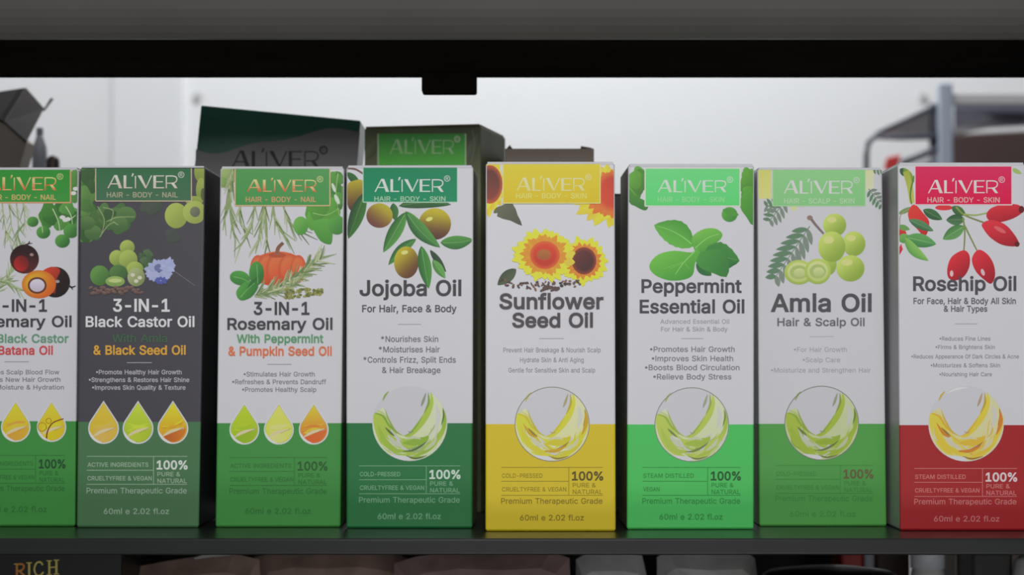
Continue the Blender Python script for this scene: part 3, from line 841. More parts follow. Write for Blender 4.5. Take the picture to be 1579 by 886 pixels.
def carton(bl, br, tl, tr, band_py, paper, band, label, H=CH, D=CD, mside=None, A=None, B=None):
    """folding carton: bl, br front foot corners, tl, tr how far the top corners lean (all as photograph places)"""
    A = A or ground(*bl)
    B = B or ground(*br)
    e = (B - A)
    Wd = e.length
    e.normalize()
    n = Vector((-e.y, e.x, 0))            # away from the viewer

    def onplane(px, py):
        d = W(px, py, 1.0) - Vector((0, 0, CAMZ))
        t = (A - Vector((0, 0, CAMZ))).dot(n) / d.dot(n)
        return Vector((0, 0, CAMZ)) + d * t
    T0, T1 = onplane(*tl), onplane(*tr)
    sl, sr = (T0 - A).dot(e), (T1 - A).dot(e) - Wd
    sl, sr = sl * H / T0.z, sr * H / T1.z
    root = empty('oil_carton', (A + B) / 2 + n * D / 2)
    tag(root, label, 'carton', 'boxed oils in the front row on the shelf')
    zb = onplane((bl[0] + br[0]) / 2, band_py).z

    def P(u, w, z, dn=0.0):
        return A + e * (u + (sl + (sr - sl) * u / Wd) * z / H) + n * (w + dn) + Vector((0, 0, z))
    r = .0007

    def ring(z, ins):
        out = []
        for cx, cy, a0 in ((r, r, 180), (Wd - r, r, 270), (Wd - r, D - r, 0), (r, D - r, 90)):
            for i in range(4):
                a = math.radians(a0 + 30 * i)
                q = r - ins
                out.append(P(cx + q * math.cos(a), cy + q * math.sin(a), z))
        return out
    body = MB()
    zs = [(0.0002, .0004), (.0008, 0), (zb, 0), (H - .0008, 0), (H - .0002, .0004)]
    rings = [ring(z, i) for z, i in zs]
    k = 16
    vs = [p for rg in rings for p in rg]
    fs, ms = [], []
    for j in range(4):
        for i in range(k):
            q = (i + 1) % k
            fs.append((j * k + i, j * k + q, (j + 1) * k + q, (j + 1) * k + i))
            ms.append(3 if (mside and i in (7, 15)) else 1 if j < 2 else 0)  # side panels take one even tone instead of paper and band
    fs += [tuple(range(k - 1, -1, -1)), tuple(4 * k + i for i in range(k))]
    ms += [1, 2]
    o = mesh_obj('body', vs, fs, [paper, band, M_PAPER] + ([mside] if mside else []), root, ms)
    # closed tuck lid lying on the top edges
    lid = MB()
    lid.hexa([P(.0006, .0002, H - .0002), P(Wd - .0006, .0002, H - .0002), P(Wd - .0006, D - .0006, H - .0002), P(.0006, D - .0006, H - .0002)],
             [P(.0006, .0004, H + .0004), P(Wd - .0006, .0004, H + .0004), P(Wd - .0006, D - .0006, H + .0003), P(.0006, D - .0006, H + .0003)], bevel=.00015)
    lid.build('tuck_lid', M_PAPER, root)

    def clip(p):
        z = min(p.z, H - .0005)
        u = (p - A).dot(e)
        q = z / H
        u2 = min(max(u, .0004 + sl * q), Wd - .0004 + sr * q)
        p = p + e * (u2 - u)
        p.z = z
        return p
    return Art(lambda px, py: onplane(px, py) - n * 4e-5, -n, root, clip), root


def pap(name, c, rough=.42):
    return mat(name, INK(c), rough, 0, .4)


DK = (62, 60, 64)
GY = (112, 110, 114)
GRN = (52, 122, 52)

# --- carton with palm fruit, cut by the left edge of the picture
a, r_ = carton((-78, 811.5), (116, 811.5), (-75, 252), (121.5, 252), 649, M_PAPER, pap('leaf_green_band', (56, 132, 56)),
               'white carton with cut orange palm fruit, black mountain of small text, green foot, leftmost in the row')
r_['label'] = 'white carton with cut orange palm fruit and two oil drops, leftmost of the front row'
a.at(0, 230)
LG = [(142, 160, 112), (112, 135, 84), (165, 176, 138)]
for i, (x, l) in enumerate(((10, 150), (40, 120), (75, 170), (105, 130), (-40, 150), (-90, 120))):
    a.sprig([(x, 245), (x + 8, 245 + l * .5), (x + 20 - i * 6, 245 + l)], 9, 70, 6, LG, i)
a.cluster(280, 300, 70, 50, 14, 36, [(70, 130, 55), (88, 150, 70), (58, 112, 50)], 3)
a.cluster(335, 160, 16, 60, 8, 26, [(74, 132, 58), (92, 148, 74)], 9)
for x, y, q in ((150, 330, 26), (198, 378, 32), (285, 418, 34), (325, 372, 36)):
    a.ell(x, y, q, q * .9, (84, 148, 66), (50, 104, 48), (1, 1))
for p in ((165, 300, 195, 380), (240, 270, 275, 385), (300, 260, 330, 340), (290, 330, 345, 300)):
    a.stroke([(p[0], p[1]), ((p[0] + p[2]) / 2 + 8, (p[1] + p[3]) / 2), (p[2], p[3])], 5, 3, (176, 196, 150))
for x, y in ((345, 180), (335, 200), (298, 322), (310, 318), (285, 310)):
    a.ell(x, y, 13, 9, (206, 214, 200))
a.sprig([(-40, 670), (40, 580), (80, 450)], 40, 60, 7, LG, 21)
a.sprig([(-60, 620), (20, 600), (90, 640)], 30, 60, 7, LG, 22)
a.ell(112, 500, 66, 66, (38, 22, 24), (84, 36, 32), (0, 1))
a.ell(98, 520, 34, 36, (170, 36, 34), (110, 30, 30), (1, -1))
a.ell(145, 480, 9, 7, (150, 120, 116))
a.stroke([(112, 438), (130, 430), (135, 418)], 9, 4, (60, 40, 38))
a.stroke([(125, 430), (148, 428)], 6, 3, (60, 40, 38))
a.ell(252, 605, 68, 70, (46, 26, 26), (30, 18, 18), (1, 1))
a.fill([(190, 560), (235, 535), (275, 550), (255, 600), (250, 660), (205, 600)], (196, 60, 40), (120, 40, 30), (1, 1), 3)
a.ell(262, 602, 10, 7, (150, 140, 138))
a.stroke([(310, 620), (328, 628), (345, 622)], 10, 4, (50, 34, 32))
a.stroke([(325, 628), (332, 640)], 6, 3, (50, 34, 32))
a.ell(178, 615, 78, 64, (226, 160, 40), (206, 96, 34), (1, 1), rim=(190, 90, 40))
a.ell(170, 620, 43, 38, (96, 54, 44))
a.ell(170, 620, 34, 29, (204, 196, 206), (180, 170, 186))
a.done('fruit_picture')
a.plate(-125, 72, 322, 243, (56, 138, 58), (222, 150, 112), 'HAIR - BODY - NAIL', (-62, 258, 126, 187), (240, 236, 140), (236, 92, 56), (206, 168, 110), (-62, 255), 230, (66, 142, 66), ew=6)
a.text('3-IN-1', -40, 213, 738, 53, DK, .04)
a.text('Rosemary Oil', -150, 325, 808, 48, DK, .035)
a.text('With Black Castor', -150, 312, 880, 37, (92, 140, 110), .035)
a.at(0, 530)
a.text('& Batana Oil', -60, 240, 48, 38, (190, 62, 66), .035)
a.done('title_lettering')
a.line(20, 81, 132, 81, 3, (130, 128, 132))
for t, x0, x1, y in (('\u2022Promotes Scalp Blood Flow', -125, 270, 138), ('\u2022Stimulates New Hair Growth', -150, 275, 172), ('\u2022Locks Moisture & Hydration', -130, 291, 207)):
    a.text(t, x0, x1, y, 20, GY, .02)
a.done('claims_lettering')
for cx in (-90, 72, 235):
    def ring_(a=a):
        a.stroke([(212, 440), (216, 400), (240, 360), (290, 340)], 7, 5, (120, 50, 20))
        a.stroke([(192 + 20 * math.cos(t * .5), 378 + 20 * math.sin(t * .5)) for t in range(14)], 3, 3, (150, 110, 20), n=1)
        a.stroke([(222 + 12 * math.cos(t * .5), 350 + 12 * math.sin(t * .5)) for t in range(14)], 3, 3, (150, 110, 20), n=1)
    a.drop(cx, 258, 446, 67, (206, 170, 30), (212, 196, 50), (220, 150, 60) if cx < 200 else (204, 190, 30), 5, ring_ if cx == 235 else None)
fa = (44, 106, 48)  # dark reflection in the foil lettering painted as dark green
a.grade(-105, 297, 507, 'ACTIVE INGREDIENTS', 'CRUELTYFREE & VEGAN', fa, (28, 70, 40), fa, 670, (-80, 213), 765)

# --- black carton with pale green berries and a blue flower
a, r_ = carton((118, 813.2), (306.5, 813.3), (123.5, 248), (317, 248.5), 650, pap('charcoal_paper', (64, 62, 68)), pap('grey_green_band', (66, 108, 70)),
               'black carton with pale green berries, a blue flower and three oil drops',
               mside=pap('side_panel_tone', (40, 38, 42)))
a.at(110, 230)
CG = [(78, 120, 62), (66, 106, 56), (96, 138, 72), (60, 92, 54)]
a.cluster(60, 190, 28, 120, 26, 36, CG, 31)
a.cluster(85, 355, 48, 38, 10, 34, CG, 36)
a.cluster(185, 310, 75, 42, 16, 36, [(74, 108, 62), (62, 92, 56), (84, 118, 68)], 32)
for x, y, q in ((250, 300, 46), (215, 340, 44), (100, 380, 40), (70, 335, 38)):
    a.ell(x, y, q, q * .85, (88, 122, 70), (64, 96, 54), (0, 1))
for p in (((130, 400), (165, 350), (200, 330)), ((120, 260), (150, 320), (140, 380)), ((160, 330), (210, 310), (290, 308)), ((190, 330), (215, 345)), ((145, 265), (190, 280), (180, 330))):
    a.stroke(p, 4, 3, (140, 158, 108))
a.cluster(370, 270, 40, 20, 4, 30, [(72, 80, 72)], 5)
a.cluster(455, 400, 40, 20, 4, 26, [(74, 76, 76)], 6)
for x, y, rx, ry in ((588, 100, 28, 50), (592, 185, 24, 55), (560, 235, 40, 22)):
    a.ell(x, y, rx, ry, (146, 160, 76), (122, 138, 62), (0, 1))
a.ell(478, 302, 52, 58, (160, 176, 84), (134, 150, 70), (1, 1))
a.ell(562, 287, 54, 52, (162, 176, 88), (138, 152, 72), (1, 1))
a.ell(564, 285, 23, 24, (112, 118, 92), (92, 98, 82), (1, 1))
a.ell(600, 205, 10, 28, (80, 92, 46))
a.cluster(345, 500, 34, 44, 14, 15, [(70, 96, 66), (84, 108, 74)], 14)
for x, y, rx, ry in ((207, 495, 34, 36), (255, 447, 34, 34), (260, 502, 42, 44), (290, 545, 38, 34)):
    a.ell(x, y, rx, ry, (160, 178, 88), (122, 142, 68), (.6, 1))
a.ell(130, 575, 44, 46, (96, 140, 70), (68, 108, 54), (1, 1))
a.ell(215, 562, 42, 36, (84, 122, 66), (60, 94, 50), (1, 1))
a.ell(200, 602, 44, 24, (150, 176, 96), (110, 142, 70))
a.ell(200, 598, 30, 9, (176, 192, 122))
a.ell(296, 582, 40, 42, (158, 170, 118), (120, 134, 84), (1, 1))
for x, y in ((280, 572), (296, 600), (312, 585)):
    a.ell(x, y, 12, 10, (196, 196, 170), rim=(120, 116, 90))
a.flower(400, 555, 72, 62, 13, (146, 152, 188), (174, 178, 206), 7, .5, .1)
a.ell(400, 540, 22, 18, (104, 108, 150))
a.flower(408, 598, 34, 20, 8, (84, 92, 160), (66, 74, 138), 8, .6, .1)
a.flower(440, 530, 40, 42, 9, (164, 170, 202), (140, 146, 186), 9, .5, .1)
a.stroke([(470, 555), (520, 590), (565, 622)], 4, 3, (110, 106, 110))
rnd = random.Random(4)
for i in range(26):
    a.ell(90 + i * 9 + rnd.uniform(-4, 4), 642 + rnd.uniform(-14, 16), rnd.uniform(9, 15), rnd.uniform(6, 9), (128, 100, 90), (82, 64, 60), rot=rnd.uniform(-40, 40))
a.done('fruit_picture')
a.plate(112, 55, 548, 236, (60, 106, 72), (196, 176, 150), 'HAIR - BODY - NAIL', (165, 485, 118, 178), (208, 214, 196), (196, 176, 160), (166, 160, 134), (163, 485), 219, (72, 108, 82), ew=4)
WT = (204, 202, 208)
a.text('3-IN-1', 193, 447, 738, 55, WT, .04)
a.text('Black Castor Oil', 68, 560, 808, 46, WT, .035)
a.text('With Amla', 188, 437, 878, 36, (62, 92, 66), .035)
a.at(110, 530)
a.text('& Black Seed Oil', 103, 520, 48, 40, (206, 152, 58), .04)
a.done('title_lettering')
a.line(253, 85, 367, 85, 3, (160, 158, 160))
for t, x0, x1, y in (('\u2022Promote Healthy Hair Growth', 113, 502, 138), ('\u2022Strengthens & Restores Hair Shine', 80, 537, 173), ('\u2022Improves Skin Quality & Texture', 95, 520, 208)):
    a.text(t, x0, x1, y, 20, (172, 170, 176), .02)
a.done('claims_lettering')
for i, cx in enumerate((147, 304, 463)):
    a.drop(cx, 258, 455, 70, ((210, 168, 40), (150, 176, 40), (212, 140, 30))[i], ((212, 180, 60), (186, 204, 60), (216, 206, 40))[i], ((224, 170, 90), (176, 190, 50), (176, 84, 36))[i], i)
fa = (142, 166, 142)
a.grade(70, 528, 512, 'ACTIVE INGREDIENTS', 'CRUELTYFREE & VEGAN', fa, (196, 204, 194), fa, 680, (148, 445), 774)

# --- white carton with the orange pumpkin
a, r_ = carton((332, 812.8), (525, 812.8), (339.5, 256), (531, 256), 652, M_PAPER, pap('grass_green_band', (56, 132, 56)),
               'white carton with an orange pumpkin, a rosemary sprig and three oil drops')
a.at(320, 230)
RG = [(132, 150, 100), (108, 128, 78), (158, 168, 128), (90, 110, 66)]
a.cluster(85, 130, 22, 50, 7, 28, [(128, 158, 84), (150, 172, 104)], 2)
for i, p in enumerate((((110, 90), (95, 200), (70, 370)), ((100, 240), (110, 330), (128, 420)), ((150, 250), (150, 330), (180, 380)), ((215, 255), (195, 360), (145, 450)),
                       ((255, 255), (240, 380), (218, 475)), ((262, 255), (268, 360), (270, 455)), ((300, 255), (315, 340), (372, 420)), ((345, 255), (372, 330), (420, 375)), ((120, 80), (112, 160), (82, 310)))):
    a.stroke(p, 5, 3, RG[1], wm=11)
    a.sprig(p, 9, 85, 8, RG, 40 + i, 22)
a.cluster(590, 200, 20, 90, 14, 34, [(82, 148, 58), (66, 126, 52)], 12)
a.leaf(570, 235, 445, 300, 90, (98, 160, 62), (70, 132, 52))
a.cluster(520, 300, 60, 35, 10, 44, [(84, 152, 52), (92, 162, 58)], 13)
a.ell(425, 348, 34, 42, (104, 166, 72), (72, 138, 54), (1, 1))
a.fill([(470, 330), (560, 320), (568, 420), (545, 432), (510, 412), (480, 360)], (88, 158, 58), (64, 130, 48), (0, 1), 3)
a.ell(590, 345, 40, 44, (82, 150, 60), (58, 120, 50), (1, 1))
for p in (((595, 110), (585, 200), (600, 300)), ((480, 290), (540, 300), (600, 270))):
    a.stroke(p, 4, 2, (140, 182, 110))
a.ell(575, 175, 7, 22, (190, 204, 184), rot=-20)
a.ell(590, 228, 9, 24, (190, 204, 184), rot=-25)
O1, O2 = (228, 104, 56), (184, 66, 36)
a.ell(322, 545, 128, 80, O1, O2, (.5, 1))
for dx, w in ((-92, 36), (-48, 48), (0, 54), (50, 48), (92, 36)):
    a.ell(322 + dx, 545, w, 78 - abs(dx) * .16, mixc(O1, (240, 130, 80), .3), O2, (.7, .8), rim=(176, 66, 40))
a.ell(318, 482, 40, 12, (168, 74, 42))
a.stroke([(318, 480), (322, 450), (345, 426)], 20, 14, (140, 92, 66), (110, 74, 52))
a.sprig([(215, 668), (330, 625), (440, 555), (530, 488)], 110, 72, 9, [(122, 142, 92), (150, 162, 118), (96, 116, 70), (172, 178, 140)], 55, 50)
a.sprig([(230, 660), (330, 650), (420, 600)], 30, 50, 7, [(110, 132, 82), (140, 152, 108)], 56, 45)
rnd = random.Random(8)
for i in range(90):
    t = rnd.random()
    a.ell(350 + 175 * t, 665 - 12 * t + rnd.uniform(-36, 18) * (1 - .6 * t), 8, 5, rnd.choice([(122, 126, 58), (146, 148, 76), (96, 102, 46), (136, 130, 70)]), rot=rnd.uniform(-60, 60), n=8)
a.ell(224, 565, 34, 54, (70, 142, 62), (44, 104, 46), (1, 1))
a.ell(148, 586, 46, 32, (78, 150, 64), (52, 116, 50), (0, 1), rot=12)
a.fill([(135, 640), (180, 600), (232, 618), (205, 668), (160, 688), (136, 672)], (76, 150, 62), (48, 112, 46), (1, .6), 4)
a.leaf(240, 580, 180, 640, 26, (52, 120, 52), (40, 96, 44))
for p in (((120, 580), (160, 590), (190, 605)), ((150, 675), (180, 640), (215, 610)), ((225, 525), (228, 570), (230, 610))):
    a.stroke(p, 3, 2, (120, 176, 96))
a.done('pumpkin_picture')
a.plate(126, 82, 558, 257, (84, 146, 84), (226, 170, 130), 'HAIR - BODY - NAIL', (180, 497, 138, 194), (240, 238, 140), (240, 84, 52), (222, 150, 110), (175, 495), 240, (72, 142, 76), ew=5)
a.text('3-IN-1', 213, 463, 752, 55, DK, .04)
a.text('Rosemary Oil', 93, 568, 820, 50, DK, .035)
a.text('With Peppermint', 135, 527, 880, 36, (84, 142, 96), .035)
a.at(320, 530)
a.text('& Pumpkin Seed Oil', 97, 565, 52, 39, (206, 106, 66), .035)
a.done('title_lettering')
a.line(272, 93, 383, 93, 3, (130, 128, 132))
for t, x0, x1, y in (('\u2022Stimulates Hair Growth', 165, 488, 148), ('\u2022Refreshes & Prevents Dandruff', 113, 540, 183), ('\u2022Promotes Healthy Scalp', 158, 495, 218)):
    a.text(t, x0, x1, y, 21, GY, .02)
a.done('claims_lettering')
for i, cx in enumerate((168, 325, 484)):
    a.drop(cx, 268, 458, 68, ((150, 180, 30), (186, 200, 70), (216, 110, 40))[i], ((176, 196, 40), (206, 212, 100), (222, 190, 50))[i], ((136, 170, 30), (208, 206, 130), (206, 92, 40))[i], 10 + i)
fa = (44, 108, 46)  # foil lettering coloured dark, as if mirroring a dark room
a.grade(100, 545, 517, 'ACTIVE INGREDIENTS', 'CRUELTYFREE & VEGAN', fa, (38, 88, 42), fa, 682, (172, 470), 773)

# --- white carton with olives on a branch
a, r_ = carton((534, 814.2), (728.5, 814.5), (534, 252.5), (730, 252), 652, M_PAPER, pap('deep_green_band', (29, 106, 54)),
               'white carton with olives on a leafy branch above a dark green foot',
               mside=pap('side_panel_tone', (112, 112, 100)))
a.at(525, 230)
a.stroke([(32, 86), (70, 92), (104, 112)], 10, 8, (104, 76, 66))
a.leaf(30, 105, 90, 165, 34, (42, 99, 39), (32, 79, 36))
a.leaf(240, 245, 250, 325, 40, (57, 111, 45), (36, 82, 36))
a.leaf(265, 258, 505, 252, 50, (49, 104, 45), (31, 75, 39), (90, 135, 73), -.05)
YG, BR = (170, 160, 34), (74, 42, 34)
a.fill([(32, 250), (32, 165), (55, 145), (100, 142), (100, 210), (75, 265), (50, 280)], YG, BR, (.1, 1), 3)
a.leaf(112, 195, 36, 408, 66, (54, 109, 41), (29, 64, 37), (80, 131, 63))
a.ell(178, 302, 60, 56, YG, (104, 60, 50), (-.35, .5))
a.ell(430, 340, 74, 72, (182, 170, 34), (80, 46, 38), (-.1, 1))
a.ell(405, 318, 16, 9, (206, 204, 110), rot=-20)
a.stroke([(280, 275), (310, 320), (348, 425)], 5, 3, (190, 190, 160))
a.stroke([(290, 280), (330, 296), (360, 300)], 5, 3, (196, 190, 170))
a.leaf(300, 285, 195, 470, 62, (78, 142, 60), (37, 91, 39), (111, 163, 95))
a.leaf(298, 282, 455, 448, 66, (77, 140, 62), (34, 86, 42), (106, 160, 93), .06)
a.leaf(345, 408, 218, 528, 46, (68, 131, 57), (36, 90, 41), (98, 153, 85), .06)
a.ell(300, 515, 56, 73, (180, 168, 34), (92, 56, 36), (.75, .75))
a.ell(292, 470, 16, 9, (206, 206, 120), rot=-10)
a.leaf(368, 440, 402, 635, 60, (68, 135, 54), (36, 93, 41), (109, 165, 91))
a.leaf(455, 425, 606, 412, 62, (75, 140, 60), (41, 97, 45), (106, 160, 91), .04)
a.leaf(408, 458, 482, 560, 30, (50, 75, 49), (36, 59, 39))
a.leaf(420, 503, 478, 588, 40, (98, 158, 78), (60, 120, 50), (122, 171, 101))
a.done('olive_picture')
a.plate(103, 70, 533, 241, (32, 124, 84), (170, 196, 176), 'HAIR - BODY - SKIN', (155, 470, 135, 194), (212, 224, 208), (190, 204, 186), (160, 190, 160), (155, 478), 236, (34, 132, 92), ew=4, subcap=21)
a.text('Jojoba Oil', 90, 548, 666, 68, DK, .04)
a.text('For Hair, Face & Body', 100, 528, 741, 31, (74, 72, 76), .035)
a.done('title_lettering')
a.line(262, 797, 368, 797, 3, (140, 138, 142))
a.text('*Nourishes Skin', 185, 445, 877, 26, (96, 94, 98), .02)
a.at(525, 530)
for t, x0, x1, y in (('*Moisturises Hair', 175, 452, 38), ('*Controls Frizz, Split Ends', 105, 525, 85), ('& Hair Breakage', 190, 455, 132)):
    a.text(t, x0, x1, y, 26, (96, 94, 98), .02)
a.done('claims_lettering')
a.swirl(316, 362, 171, (164, 186, 74), (118, 156, 50), (196, 204, 170), (84, 106, 60))
fa = (112, 160, 124)
a.grade(85, 545, 555, 'COLD-PRESSED', 'CRUELTYFREE & VEGAN', fa, (186, 208, 190), fa, 722, (170, 457), 797)

# --- white and yellow carton with sunflowers
a, r_ = carton((748.5, 819), (949.5, 819), (749, 253), (948, 253), 653.5, M_PAPER, pap('yellow_band', (194, 172, 24)),
               'white and yellow carton with two sunflowers above a scatter of seeds')
a.at(740, 230)
PY, PO = (232, 208, 50), (232, 150, 36)
a.flower(40, 165, 78, 140, 16, PY, PO, 61, .5)
a.ell(45, 160, 58, 88, (122, 54, 36), (84, 36, 30), (0, -1), rim=(200, 90, 36))
a.leaf(62, 290, 108, 258, 24, (88, 96, 66))
a.fill([(100, 255), (150, 250), (172, 300), (192, 348), (140, 325), (78, 305)], (92, 94, 72), (70, 74, 58), (1, 1), 2)
a.flower(610, 210, 215, 160, 22, (228, 206, 50), (230, 160, 40), 62, .3)
a.flower(605, 205, 150, 118, 20, (232, 120, 40), (214, 84, 36), 63, .36, .2)
a.ell(606, 195, 84, 92, (170, 48, 28), (200, 66, 36), (-1, .4), rim=(224, 120, 44))
a.leaf(165, 545, 80, 618, 52, (74, 88, 62), (60, 72, 52))
a.flower(474, 510, 116, 116, 20, (224, 212, 50), (226, 190, 44), 64, .3, .4)
a.flower(474, 510, 88, 88, 20, (230, 140, 40), (206, 90, 40), 65, .3, .3)
a.ell(474, 508, 56, 62, (92, 42, 38), (66, 32, 30), (1, 1), rim=(150, 62, 40))
a.flower(294, 480, 152, 126, 24, (236, 214, 54), (232, 196, 44), 66, .3, .45)
a.flower(294, 480, 112, 98, 24, (234, 150, 40), (228, 116, 40), 67, .3, .3)
a.leaf(390, 490, 434, 468, 34, (228, 190, 60))
a.leaf(385, 510, 430, 520, 34, (220, 180, 60))
a.ell(296, 482, 68, 64, (176, 46, 28), (202, 64, 36), (0, -1), rim=(224, 104, 44))
a.ell(292, 480, 34, 26, (170, 104, 46), (146, 84, 40), rim=(186, 70, 40))
rnd = random.Random(5)
for i in range(70):
    x = 85 + 370 * rnd.random()
    y = 604 + 14 * math.sin((x - 85) / 370 * math.pi) + rnd.uniform(-14, 20)
    a.ell(x, y, rnd.uniform(6, 10), rnd.uniform(3, 5), rnd.choice([(78, 62, 58), (98, 74, 66), (64, 52, 50), (120, 84, 70)]), rot=rnd.uniform(-70, 70), n=8)
for i in range(14):
    a.ell(300 + rnd.uniform(-20, 60), 634 + rnd.uniform(-8, 8), 11, 5, (84, 66, 62), rot=rnd.uniform(-50, 30), n=8)
a.done('sunflower_picture')
a.plate(105, 66, 548, 246, (214, 188, 56), (226, 218, 140), 'HAIR - BODY - SKIN', (166, 478, 130, 190), (234, 222, 160), (222, 196, 120), (226, 204, 110), (165, 485), 224, (200, 176, 40), ew=4)
a.text('Sunflower', 92, 560, 725, 66, (72, 66, 70), .04)
a.text('Seed Oil', 150, 512, 809, 62, (72, 66, 70), .04)
a.done('title_lettering')
a.line(270, 862, 382, 862, 3, (140, 138, 142))
a.at(740, 530)
for t, x0, x1, y in (('Prevent Hair Breakage & Nourish Scalp', 107, 550, 38), ('Hydrate Skin & Anti Aging', 183, 473, 83), ('Gentle for Sensitive Skin and Scalp', 130, 525, 130)):
    a.text(t, x0, x1, y, 21, (128, 126, 130), .015)
a.done('claims_lettering')
a.swirl(329, 365, 169, (196, 196, 60), (188, 176, 40), (204, 206, 160), (140, 120, 50), ring=(128, 124, 110), red=(188, 150, 40))
fa = (136, 120, 22)
a.grade(97, 560, 562, 'COLD-PRESSED', 'CRUELTYFREE & VEGAN', (122, 106, 24), (84, 76, 30), fa, 727, (183, 473), 803)

# --- white carton with mint leaves
a, r_ = carton((966.5, 816.2), (1162.5, 816), (968.5, 257), (1163, 257), 654, M_PAPER, pap('bright_green_band', (66, 178, 84)),
               'white carton with a sprig of mint leaves above a bright green foot',
               mside=pap('side_panel_tone', (104, 108, 98)))
a.at(955, 230)
a.cluster(78, 160, 26, 60, 12, 34, [(92, 158, 46), (76, 142, 40), (70, 130, 42)], 71)
a.fill([(42, 180), (75, 215), (130, 240), (128, 272), (110, 278), (70, 258), (42, 240)], (70, 134, 44), (50, 110, 42), (0, 1), 2)
a.cluster(588, 170, 20, 80, 12, 30, [(88, 158, 48), (76, 146, 44)], 72)
a.fill([(545, 250), (575, 190), (612, 200), (612, 345), (580, 310)], (80, 152, 48), (58, 124, 44), (1, 1), 2)
a.ell(502, 297, 36, 34, (84, 158, 54), (58, 130, 48), (1, 1))
a.leaf(470, 275, 545, 300, 30, (70, 140, 50))
a.leaf(360, 490, 548, 508, 130, (60, 128, 54), (38, 100, 50), (90, 150, 76), -.06, .04)
a.leaf(350, 520, 420, 575, 50, (48, 110, 52), (40, 96, 48))
a.fill([(345, 490), (400, 460), (470, 455), (500, 520), (488, 582), (430, 565), (370, 540)], (70, 142, 58), (48, 114, 50), (1, .6), 2)
a.leaf(340, 440, 158, 345, 116, (92, 168, 62), (66, 142, 50), (124, 190, 96), .07, .03)
a.fill([(330, 415), (345, 385), (390, 362), (440, 362), (470, 388), (450, 420), (405, 440), (390, 462), (350, 470)], (110, 178, 70), (76, 148, 54), (.3, 1), 3)
a.stroke([(345, 450), (400, 405), (455, 385)], 4, 2, (140, 196, 104))
a.fill([(350, 450), (330, 470), (250, 462), (180, 478), (142, 515), (140, 548), (175, 580), (235, 598), (300, 592), (335, 570), (345, 520), (365, 470)],
       (104, 178, 64), (66, 144, 50), (.5, 1), 3)
a.stroke([(345, 462), (290, 520), (255, 570)], 4, 2, (146, 198, 110))
for x in (200, 230, 320):
    a.stroke([(300, 510 + (x - 200) * .1), (x, 545)], 2, 1, (124, 186, 90))
a.done('mint_picture')
a.plate(117, 86, 550, 259, (106, 204, 122), (204, 230, 190), 'HAIR - BODY - SKIN', (174, 488, 140, 196), (226, 238, 214), (176, 214, 170), (142, 206, 142), (175, 478), 240, (92, 198, 112), ew=5)
a.text('Peppermint', 103, 555, 652, 58, (66, 64, 70), .04)
a.text('Essential Oil', 95, 567, 745, 58, (66, 64, 70), .04)
a.done('title_lettering')
a.text('Advanced Essential Oil', 187, 500, 794, 20, (142, 140, 146), .015)
a.text('For Hair & Skin & Body', 190, 493, 829, 20, (136, 134, 140), .015)
a.line(282, 862, 382, 862, 3, (146, 144, 150))
a.at(955, 530)
for t, x0, x1, y in (('\u2022Promotes Hair Growth', 140, 525, 36), ('\u2022Improves Skin Health', 148, 518, 78), ('\u2022Boosts Blood Circulation', 117, 547, 119), ('\u2022Relieve Body Stress', 155, 510, 161)):
    a.text(t, x0, x1, y, 24, (112, 110, 116), .02)
a.done('claims_lettering')
a.swirl(330, 367, 168, (174, 190, 84), (140, 168, 60), (194, 202, 166), (110, 126, 70), ring=(120, 124, 112))
fa = (44, 126, 56)
a.grade(105, 552, 562, 'STEAM DISTILLED', 'VEGAN', fa, (36, 84, 44), fa, 727, (183, 470), 799)

# --- white carton with pale green gooseberries and fern leaves
a, r_ = carton((1171, 811.4), (1367.5, 811.2), (1167.5, 257), (1360.5, 256), 653, M_PAPER, pap('soft_green_band', (74, 148, 66)),
               'white carton with pale green gooseberries and feathery leaves above a soft green foot')
a.at(1160, 230)
FA, FB = (118, 132, 118), (92, 124, 96)
a.fill([(26, 92), (86, 92), (86, 225), (26, 225)], (196, 198, 104), (206, 206, 124))
a.fill([(515, 95), (552, 95), (552, 180), (515, 190)], (200, 206, 150), (206, 208, 176))
a.leaf(175, 262, 205, 262, 40, (196, 200, 140))
a.fern(150, 235, 75, 330, 5, 58, 17, FA, FB)
a.fern(120, 258, 60, 260, 3, 44, 15, FA, FB)
a.fern(530, 180, 592, 260, 5, 40, 14, FA, FB)
a.fern(545, 88, 592, 98, 3, 28, 10, FA, FB)
a.fern(262, 350, 100, 590, 9, 92, 25, FA, FB, ang=48)
a.stroke([(262, 308), (285, 340), (325, 385)], 14, 9, (120, 104, 98))
a.ell(262, 312, 13, 11, (134, 114, 106))
G1, G2 = (186, 204, 100), (134, 160, 62)
a.ell(350, 520, 34, 52, G1, G2, (.7, 1))
for x, y, rx, ry in ((375, 345, 53, 52), (463, 430, 52, 56), (447, 542, 64, 60), (362, 444, 62, 70)):
    a.ell(x, y, rx, ry, G1, G2, (.75, 1))
    a.ell(x - rx * .25, y - ry * .45, rx * .4, ry * .25, (200, 214, 126))
for x, y, rx, ry in ((212, 560, 66, 56), (298, 556, 60, 58)):
    a.ell(x, y, rx, ry, (174, 194, 96), (150, 174, 76), (0, 1))
    a.ell(x, y, rx * .8, ry * .8, (196, 206, 136), (176, 190, 110))
    a.ell(x, y, rx * .62, ry * .56, (160, 178, 104))
    a.ell(x + 4, y + 2, rx * .42, ry * .36, (196, 204, 140), (168, 184, 116))
a.line(26, 82, 592, 82, 12, (206, 216, 186))
a.done('gooseberry_picture')
a.plate(93, 92, 515, 258, (138, 196, 132), (164, 206, 156), 'HAIR - SCALP - SKIN', (143, 458, 142, 202), (226, 234, 214), (204, 224, 196), (176, 214, 168), (145, 465), 247, (130, 190, 126), ew=4)
a.text('Amla Oil', 88, 540, 738, 77, (76, 74, 78), .04)
